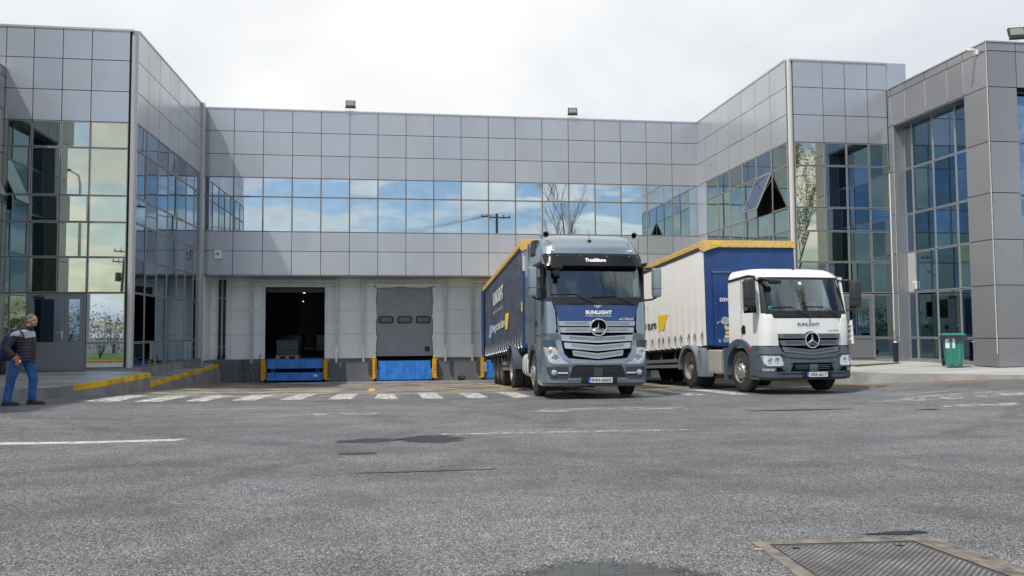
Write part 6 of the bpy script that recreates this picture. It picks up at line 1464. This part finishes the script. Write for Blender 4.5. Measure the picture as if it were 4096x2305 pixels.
# utility poles and street lamps
def upole(x, y, h, lean, lb, tr=False):
    t_ = thing('utility_pole', lb, 'utility pole', (x, y, 0), (0, lean, 0), group='wooden utility poles')
    mb = MB(); mb.tube([(0, 0, 0), (0, 0, h)], [.17, .11], 10); mb.build('post', BARK, t_, world=False)
    for z, w in ((h-.35, 1.3), (h-2.2, 1.15)):
        mb = MB(); mb.box(-w, w, -.16, -.06, z-.06, z+.06); mb.tube([(-w*.6, -.1, z), (0, -.1, z-.6)], .02, 5); mb.tube([(w*.6, -.1, z), (0, -.1, z-.6)], .02, 5); cr_ = mb.build('crossarm', mat('pole_arm_dark', (.06, .055, .05), .8), t_, world=False)
        mb = MB()
        for q in (-.95, -.5, .5, .95): mb.lathe([(z+.06, .02), (z+.1, .06), (z+.14, .03), (z+.18, .06), (z+.22, .03), (z+.28, .05), (z+.30, 0)], 8, 'z', M=Matrix.Translation((q*w, -.11, 0)))
        mb.build('insulators', BLK, cr_, world=False)
    if tr:
        mb = MB(); mb.tube([(-.45, 0, h-4.2), (-.45, 0, h-3.3)], .28, 12); mb.box(-.2, .1, -.1, .1, h-4.0, h-3.8); mb.build('transformer', mat('transformer_green', (.05, .075, .06), .5), t_, world=False)
upole(8.8, -8, 12.6, 0, 'wooden utility pole with two crossarms, mirrored in the hall windows')
upole(-28, -35, 10.6, .06, 'leaning utility pole with transformer, mirrored in the left wing', True)
upole(-19, -13, 11.0, 0, 'utility pole with crossarms beyond the fence at left', False)
mb = MB()
for dz in (-.1, -.1, ): pass
for (a, b) in (((-28, -35, 10.5), (8.8, -8, 12.5)), ((8.8, -8, 12.5), (60, -10, 12)), ((-19, -13, 10.9), (8.8, -8, 12.5))):
    for o_ in (-1.1, 0, 1.1):
        A = Vector(a)+Vector((o_*.2, o_, 0)); B_ = Vector(b)+Vector((o_*.2, o_, 0)); mb.tube([A.lerp(B_, k/12)-Vector((0, 0, 1.2*4*(k/12)*(1-k/12))) for k in range(13)], .009, 4)
tag(mb.build('overhead_wire', BLK), 'overhead wires strung between the utility poles', 'wire')
def slamp(x, y, h, rz, lb):
    t_ = thing('street_lamp', lb, 'street lamp', (x, y, .1), (0, 0, rz), group='tapered street lamps')
    mb = MB(); mb.tube([(0, 0, 0), (0, 0, h-.7), (.08, 0, h-.25), (.5, 0, h)], [.10, .06, .05, .04], 10); mb.build('post', GALV, t_, smooth=True, world=False)
    mb = MB(); mb.box(.45, 1.1, -.12, .12, h-.03, h+.06); mb.build('lamp_head', mat('lamp_head_grey', (.12, .12, .13), .5), t_, bevel=.02, world=False)
slamp(-15.7, 7.4, 9.4, math.pi, 'tall street lamp at left, mirrored in the left wing glass'); slamp(-24.6, -7.4, 8.6, math.pi, 'street lamp on the grass strip, mirrored in the left wing'); slamp(30, -9.8, 9, math.pi/2, 'street lamp across the road at right')
t_ = thing('hydrant_sign', 'red hydrant cabinet on legs standing on the grass opposite the left wing', 'cabinet', (-21.8, -5.5, .14))
mb = MB(); mb.box(-.4, .4, -.15, .15, .75, 1.75); mb.build('cabinet_body', REDL, t_, bevel=.02, world=False)
mb = MB(); mb.box(-.36, -.31, -.03, .03, 0, .75); mb.build('leg', REDL, t_, world=False); mb = MB(); mb.box(.31, .36, -.03, .03, 0, .75); mb.build('leg', REDL, t_, world=False)
# parked van opposite (mirrored in the right glass)
def van(x, y, rz, col, lb):
    t_ = thing('parked_van', lb, 'van', (x, y, 0), (0, 0, rz), group='cars parked across the yard'); P_ = [(-2.2, .45), (-2.25, .95), (-1.5, 1.15), (-.75, 1.8), (1.9, 1.85), (2.2, 1.1), (2.2, .45)]
    mb = MB(); mb.prism(P_, -.9, .9, 'y'); b = mb.build('body', col, t_, bevel=.09, smooth=True, world=False)
    for s in (-1, 1):
        for q in ([(-1.2, 1.16), (-.72, 1.66), (.15, 1.7), (.15, 1.16)], [(.25, 1.16), (.25, 1.7), (1.75, 1.7), (1.95, 1.16)]):
            mb = MB(); mb.prism(q, *sorted((s*.895, s*.912)), 'y'); mb.build('side_window', VANG, t_, world=False)
        for wx in (-1.4, 1.4):
            mb = MB(); mb.lathe([(s*.72, 0), (s*.72, .31), (s*.75, .33), (s*.90, .33), (s*.925, .31), (s*.925, .20)], 24, 'y', M=Matrix.Translation((wx, 0, .33))); w_ = mb.build('wheel', TYRE, t_, smooth=True, world=False)
            mb = MB(); mb.lathe([(s*.92, .20), (s*.90, .12), (s*.91, 0)], 20, 'y', M=Matrix.Translation((wx, 0, .33))); mb.build('rim', STEEL, w_, world=False)
    mb = MB(); mb.prism([(-1.53, 1.14), (-.83, 1.77), (-.79, 1.76), (-1.48, 1.12)], -.75, .75, 'y'); mb.build('windscreen', VANG, t_, world=False)
van(23.5, 5.5, R_(8), PNT2, 'white van parked across the yard, mirrored in the right glass'); van(29.5, 4.0, R_(8), mat('car_blue', (.03, .08, .25), .25, .3, coat=.6), 'blue car parked behind the white van')
# distant tree line behind the road
FAR = mat('far_foliage', (.045, .065, .03), .9)
mb = MB(); rn = random.Random(9)
for k in range(110):
    x = -170+k*3.2; r = rn.uniform(2.0, 3.6); leafcloud(mb, (x, -60+rn.uniform(-6, 6), r*.8), r*1.2, r, r, 420, .15, k)
tag(mb.build('far_wood', FAR), kind='stuff')
# ------------------------------------------------------------------ people
def fuse(mb, name, mats, parent, vox=.010, it=4, pick=None):
    me = bpy.data.meshes.new('tmp'); me.from_pydata(mb.v, [], mb.f); o = bpy.data.objects.new('tmp', me); COL.objects.link(o)
    bm = bmesh.new(); bm.from_mesh(me); bmesh.ops.recalc_face_normals(bm, faces=bm.faces); bm.to_mesh(me); bm.free()
    m = o.modifiers.new('r', 'REMESH'); m.mode = 'VOXEL'; m.voxel_size = vox; m.use_smooth_shade = True
    s = o.modifiers.new('s', 'SMOOTH'); s.iterations = it; s.factor = .5
    dg = bpy.context.evaluated_depsgraph_get(); m2 = bpy.data.meshes.new_from_object(o.evaluated_get(dg)); bpy.data.objects.remove(o)
    m2.name = name
    m2.materials.clear()
    for k in (mats if isinstance(mats, (list, tuple)) else [mats]): m2.materials.append(k)
    for p in m2.polygons: p.use_smooth = True; p.material_index = pick(p.center) if pick else 0
    o = bpy.data.objects.new(name, m2); COL.objects.link(o)
    if parent is not None: o.parent = parent
    return o
def limb(mb, pts, rs, n=14):
    """tapered closed limb with round ends (a ball at each joint)"""
    for (a, b), (r0, r1) in zip(zip(pts, pts[1:]), zip(rs, rs[1:])): mb.tube([a, b], [r0, r1], n)
    for p, r in zip(pts, rs): mb.sph(p, r, 8)
def head(mb, c, yaw=0., k=1.0):
    """face towards +x turned by yaw"""
    M = Matrix.Translation(c) @ Matrix.Rotation(yaw, 4, 'Z') @ Matrix.Scale(k, 4)
    mb.sph((-.012, 0, .022), .098, 12, 0, M, (1.02, .80, 1.02)); mb.sph((.028, 0, -.045), .066, 10, 0, M, (1.0, .86, 1.15)); mb.sph((.062, 0, -.092), .026, 8, 0, M, (1, 1.3, .8))
    mb.tube([M @ Vector(p) for p in ((.082, 0, .012), (.110, 0, -.026))], [.009, .013], 8); mb.sph((.104, 0, -.03), .0135, 8, 0, M); mb.sph((.078, 0, .030), .022, 8, 0, M, (.7, 2.1, .5))
    mb.sph((.084, 0, -.062), .014, 8, 0, M, (.8, 1.8, .5)); mb.sph((.082, 0, -.074), .013, 8, 0, M, (.8, 1.6, .5))
    for s in (-1, 1): mb.sph((-.008, s*.083, -.012), .026, 8, 0, M, (.7, .32, 1.2))
    return M
def hand(mb, w, d, side, curl=1.0, k=1.0, roll=0.):
    """w wrist, d pointing direction; five separate fingers curled"""
    d = Vector(d).normalized(); u = Vector((0, side, 0)); u = (u-d*u.dot(d)).normalized(); n = d.cross(u); w = Vector(w)
    if roll: Rm = Matrix.Rotation(roll, 3, d); u = Rm @ u; n = Rm @ n
    palm = [w, w+d*.045*k, w+d*.085*k]
    for q in (-.022, 0, .022): mb.tube([w+n*0+u*q*.6*k, w+d*.085*k+u*q*1.3*k], [.016*k, .015*k], 8)
    for i, (q, L_) in enumerate(((-.033, .066), (-.011, .078), (.011, .072), (.033, .056))):
        p = w+d*.08*k+u*q*k; a = d; prev = p
        for j in range(3):
            ang = curl*.55*(j+1); v = (d*math.cos(ang)+n*math.sin(ang)).normalized(); nx = prev+v*L_*k/3*1.2; mb.tube([prev, nx], [.0088*k, .008*k], 7); mb.sph(nx, .0085*k, 6); prev = nx
    p = w+d*.02*k-u*.03*k; q = p+(d*.6-u*.5+n*.5).normalized()*.04*k; r = q+(d*.8+n*.6).normalized()*.03*k; mb.tube([p, q, r], [.013*k, .010*k, .008*k], 7); mb.sph(r, .008*k, 6)
SKIN = mat('skin', (.42, .22, .15), .55, 0, .4, .2, 14); HAIR = mat('grey_hair', (.13, .125, .12), .85, 0, .3, .5, 60, .6, 120)
JEAN = mat('blue_denim', (.045, .13, .34), .85, 0, .2, .35, 9, .4, 60, var2=(.03, .08, .22)); JK = mat('quilted_black', (.015, .015, .017), .55, 0, .4, .3, 10, .5, 25); JG = mat('quilted_grey', (.036, .038, .040), .55, 0, .4, .3, 10, .5, 25); JW = mat('quilted_white', (.52, .54, .60), .55, 0, .4, .15, 10, .5, 25)
SHOE = mat('shoe_leather', (.020, .018, .017), .5, 0, .4, .3, 12); EYE = mat('eye_dark', (.02, .015, .012), .3)
MAN = thing('person', 'grey haired man walking right in quilted jacket and blue jeans, holding an orange cup', 'person', (-7.46, 17.15, gz(-7.46, 17.15)), (0, 0, R_(-4)))
mb = MB()
H = head(mb, (.175, 0, 1.675), R_(-14), 1.0)
limb(mb, [(.06, 0, 1.47), (.10, 0, 1.53), (.145, 0, 1.60)], [.075, .060, .058]); limb(mb, [(.04, 0, 1.38), (.03, 0, 1.2), (.0, 0, .98)], [.11, .13, .12])
for s, L_ in ((-1, [(-.06, -.10, .92), (-.155, -.10, .50), (-.215, -.10, .09)]), (1, [(.05, .10, .92), (.165, .11, .52), (.145, .11, .11)])): limb(mb, L_, [.085, .052, .036])
for L_ in ([(-.03, -.19, 1.40), (-.175, -.25, 1.13), (-.05, -.25, .965)], [(.07, .19, 1.40), (.01, .26, 1.12), (.10, .23, .93)]): limb(mb, L_, [.05, .04, .03])
hand(mb, (-.05, -.25, .965), (.72, .0, -.62), -1, .75, 1.05, roll=R_(70)); hand(mb, (.10, .23, .93), (.25, 0, -.97), 1, 1.2)
fuse(mb, 'body', SKIN, MAN, .0065, 2)
mb = MB()
for s in (-1, 1): mb.sph((.086, s*.032, .006), .011, 8, 0, H, (.6, 1, .7))
mb.build('eyes', EYE, MAN, world=False)
mb = MB(); rn = random.Random(2)
mb.sph((-.022, 0, .030), .102, 12, 0, H, (1.0, .84, 1.0)); mb.sph((-.055, 0, -.025), .072, 10, 0, H, (.8, 1.02, 1.0))
for _ in range(90):
    a = rn.uniform(0, 6.28); e = rn.uniform(.15, 1.5); p = Vector((-.022+math.cos(a)*math.cos(e)*.093, math.sin(a)*math.cos(e)*.078, .030+math.sin(e)*.094)); mb.sph(p, rn.uniform(.012, .018), 5, 0, H)
hm = fuse(mb, 'hair', HAIR, MAN, .007, 2)
# clear hair from the face
bm = bmesh.new(); bm.from_mesh(hm.data); Hi = H.inverted()
kill = [f for f in bm.faces if ((Hi @ f.calc_center_median()).x > .045 and (Hi @ f.calc_center_median()).z < .092) or ((Hi @ f.calc_center_median()).x > .004 and (Hi @ f.calc_center_median()).z < .045) or (Hi @ f.calc_center_median()).z < -.085]
bmesh.ops.delete(bm, geom=kill, context='FACES'); bm.to_mesh(hm.data); bm.free()
mb = MB(); prs = []
for k in range(10):
    z = .885+k*.062; t = k/9; cx_ = .045-.02*math.sin(t*3)+.0*t; rx = [.155, .168, .172, .178, .186, .19, .188, .176, .15, .11][k]; ry = [.19, .20, .20, .205, .215, .225, .225, .21, .18, .13][k]
    mb.sph((cx_, 0, z), 1, 10, 0, None, (rx*.88, ry*.90, .043))
mb.sph((.045, 0, 1.17), 1, 12, 0, None, (.138, .168, .33))
mb.tube([(.07, 0, 1.45), (.115, 0, 1.575)], [.112, .088], 16); mb.sph((.03, 0, 1.44), 1, 12, 0, None, (.135, .175, .10)); limb(mb, [(-.03, -.15, 1.44), (.05, 0, 1.51), (.05, .15, 1.44)], [.075, .085, .075])
for s, L_ in ((-1, [(-.035, -.185, 1.40), (-.10, -.225, 1.27), (-.175, -.255, 1.13), (-.12, -.255, 1.05), (-.055, -.25, .985)]), (1, [(.06, .185, 1.40), (.05, .23, 1.27), (.03, .26, 1.13), (.05, .25, 1.04), (.09, .235, .965)])):
    limb(mb, L_, [.080, .072, .066, .060, .050])
    for a, b in zip(L_, L_[1:]):
        for q in (.25, .75): c = Vector(a).lerp(Vector(b), q); mb.sph(c, .073, 8)
mb.prism([(.13, .82), (.205, .80), (.215, 1.3), (.16, 1.42)], .03, .12, 'y')
def jpick(c):
    v = c.z - .25*abs(c.x-.02)
    line = 1.385 + .10*abs(((c.x+.04)*6) % 2-1)*.5
    if c.z > 1.47+.02*math.sin(c.x*20): return 0
    if c.z > line-.055: return 2
    return 1 if c.x < .22 else 0
fuse(mb, 'jacket', [JK, JG, JW], MAN, .009, 5, jpick)
mb = MB()
limb(mb, [(-.045, -.085, .94), (-.10, -.10, .72), (-.150, -.10, .52), (-.19, -.10, .30), (-.215, -.10, .10)], [.118, .108, .084, .076, .070]); limb(mb, [(.045, .085, .94), (.115, .10, .74), (.165, .11, .53), (.155, .11, .32), (.145, .11, .13)], [.118, .108, .084, .076, .070])
mb.sph((0, 0, .93), .14, 12, 0, None, (1.0, 1.25, .9))
for z in (.13, .17): mb.tube([(-.212, -.10, z), (-.210, -.10, z+.02)], .078, 12); mb.tube([(.145, .11, z+.03), (.145, .11, z+.05)], .078, 12)
fuse(mb, 'jeans', JEAN, MAN, .009, 2)
for s, (hx, tx, y, z) in ((-1, (-.27, -.035, -.10, .0)), (1, (.10, .345, .11, .005))):
    mb = MB()
    for q in range(6):
        t = q/5; x = hx+(tx-hx)*t; mb.sph((x, y, .045-.008*t), 1, 8, 0, None, (.05, .042+.006*math.sin(t*3), .050-.018*t))
    mb.sph((hx+.06, y, .085), .050, 8); mb.box(hx-.045, tx+.05, y-.045, y+.045, .004, .022)
    o = fuse(mb, 'shoe', SHOE, MAN, .006, 2)
bp = thing('backpack', 'navy backpack on the back of the walking man', 'backpack', (-7.46-.28, 17.17, gz(-7.42, 17.15)+.9), (0, 0, R_(-4)))
NV = mat('backpack_navy', (.020, .035, .11), .7, 0, .3, .25, 8, .4, 40)
mb = MB(); mb.sph((.02, 0, .22), 1, 12, 0, None, (.14, .16, .25)); mb.sph((-.04, 0, .10), 1, 10, 0, None, (.12, .14, .13)); mb.sph((.03, 0, .40), 1, 10, 0, None, (.09, .12, .11)); fuse(mb, 'bag', NV, bp, .010, 2)
mb = MB(); mb.tube([(.08, -.13, .42), (.22, -.19, .58), (.34, -.17, .56), (.40, -.16, .40), (.30, -.20, .15), (.10, -.15, .02)], .016, 6); mb.build('strap', mat('strap_black', (.02, .02, .025), .6), bp, world=False)
mb = MB(); mb.tube([(-.10, -.10, .27), (-.0, -.17, .22), (.10, -.15, .18)], .010, 6); mb.tube([(-.14, -.05, .12), (-.02, -.155, .08), (.08, -.14, .06)], .010, 6); mb.build('compression_band', mat('strap_black', (0, 0, 0)), bp, world=False)
cx0 = MAN.matrix_basis @ Vector((.055, -.285, .80))
cp = thing('drink_cup', 'orange plastic cup with pink straw in the hand of the man', 'cup', tuple(cx0))
mb = MB(); mb.lathe([(0, 0), (0, .030), (.12, .042), (.125, .042)], 20, 'z'); mb.build('cup', mat('orange_plastic', (.62, .12, .012), .3), cp, smooth=True, world=False)
mb = MB(); mb.lathe([(.125, .045), (.14, .044), (.145, .0)], 20, 'z'); mb.build('lid', mat('orange_plastic', (0, 0, 0)), cp, smooth=True, world=False)
mb = MB(); mb.tube([(.0, 0, .14), (-.012, 0, .22)], .005, 6); mb.build('straw', mat('pink_straw', (.65, .08, .35), .4), cp, world=False)
mb = MB(); mb.add([(.043, -.02, .05), (.075, -.02, .05), (.075, -.02, .10), (.043, -.02, .10)], [(0, 1, 2, 3)]); mb.build('tag', WHT, cp, world=False)
# driver in the white truck
DM = T2.matrix_basis @ Matrix.Translation((.42, .86, 1.70)) @ Matrix.Rotation(R_(-90), 4, 'Z')
DR = thing('person', 'driver in a red vest behind the wheel of the white truck', 'person', tuple(DM.translation), tuple(DM.to_euler()))
mb = MB(); Hd = head(mb, (.02, 0, .70), R_(15)); limb(mb, [(0, 0, .50), (.01, 0, .60)], [.06, .058]); limb(mb, [(-.02, 0, .46), (0, 0, .2), (.0, 0, .0)], [.12, .13, .13])
for s in (-1, 1): limb(mb, [(0, s*.19, .42), (.12, s*.26, .18), (.36, s*.16, .30)], [.05, .04, .032]); hand(mb, (.36, s*.16, .30), (.9, 0, .3), s, .9); limb(mb, [(.0, s*.10, .0), (.42, s*.13, .02), (.50, s*.13, -.40)], [.085, .06, .045])
fuse(mb, 'body', SKIN, DR, .008, 2)
mb = MB(); mb.sph((-.02, 0, .04), .104, 10, 0, Hd, (.98, .85, .95)); hm = fuse(mb, 'hair', HAIR, DR, .01, 2)
bm = bmesh.new(); bm.from_mesh(hm.data); Hi = Hd.inverted(); kill = [f for f in bm.faces if (Hi @ f.calc_center_median()).x > .045 or (Hi @ f.calc_center_median()).z < -.02]; bmesh.ops.delete(bm, geom=kill, context='FACES'); bm.to_mesh(hm.data); bm.free()
mb = MB(); mb.sph((0, 0, .24), 1, 10, 0, None, (.15, .20, .28)); mb.sph((-.01, 0, .42), 1, 10, 0, None, (.12, .21, .10)); fuse(mb, 'vest', mat('vest_red', (.95, .10, .04), .7, emis=None), DR, .01, 2)
mb = MB()
for s in (-1, 1): limb(mb, [(0, s*.19, .42), (.08, s*.24, .26)], [.065, .06])
fuse(mb, 'shirt', mat('shirt_white', (.6, .6, .6), .8), DR, .01, 1)
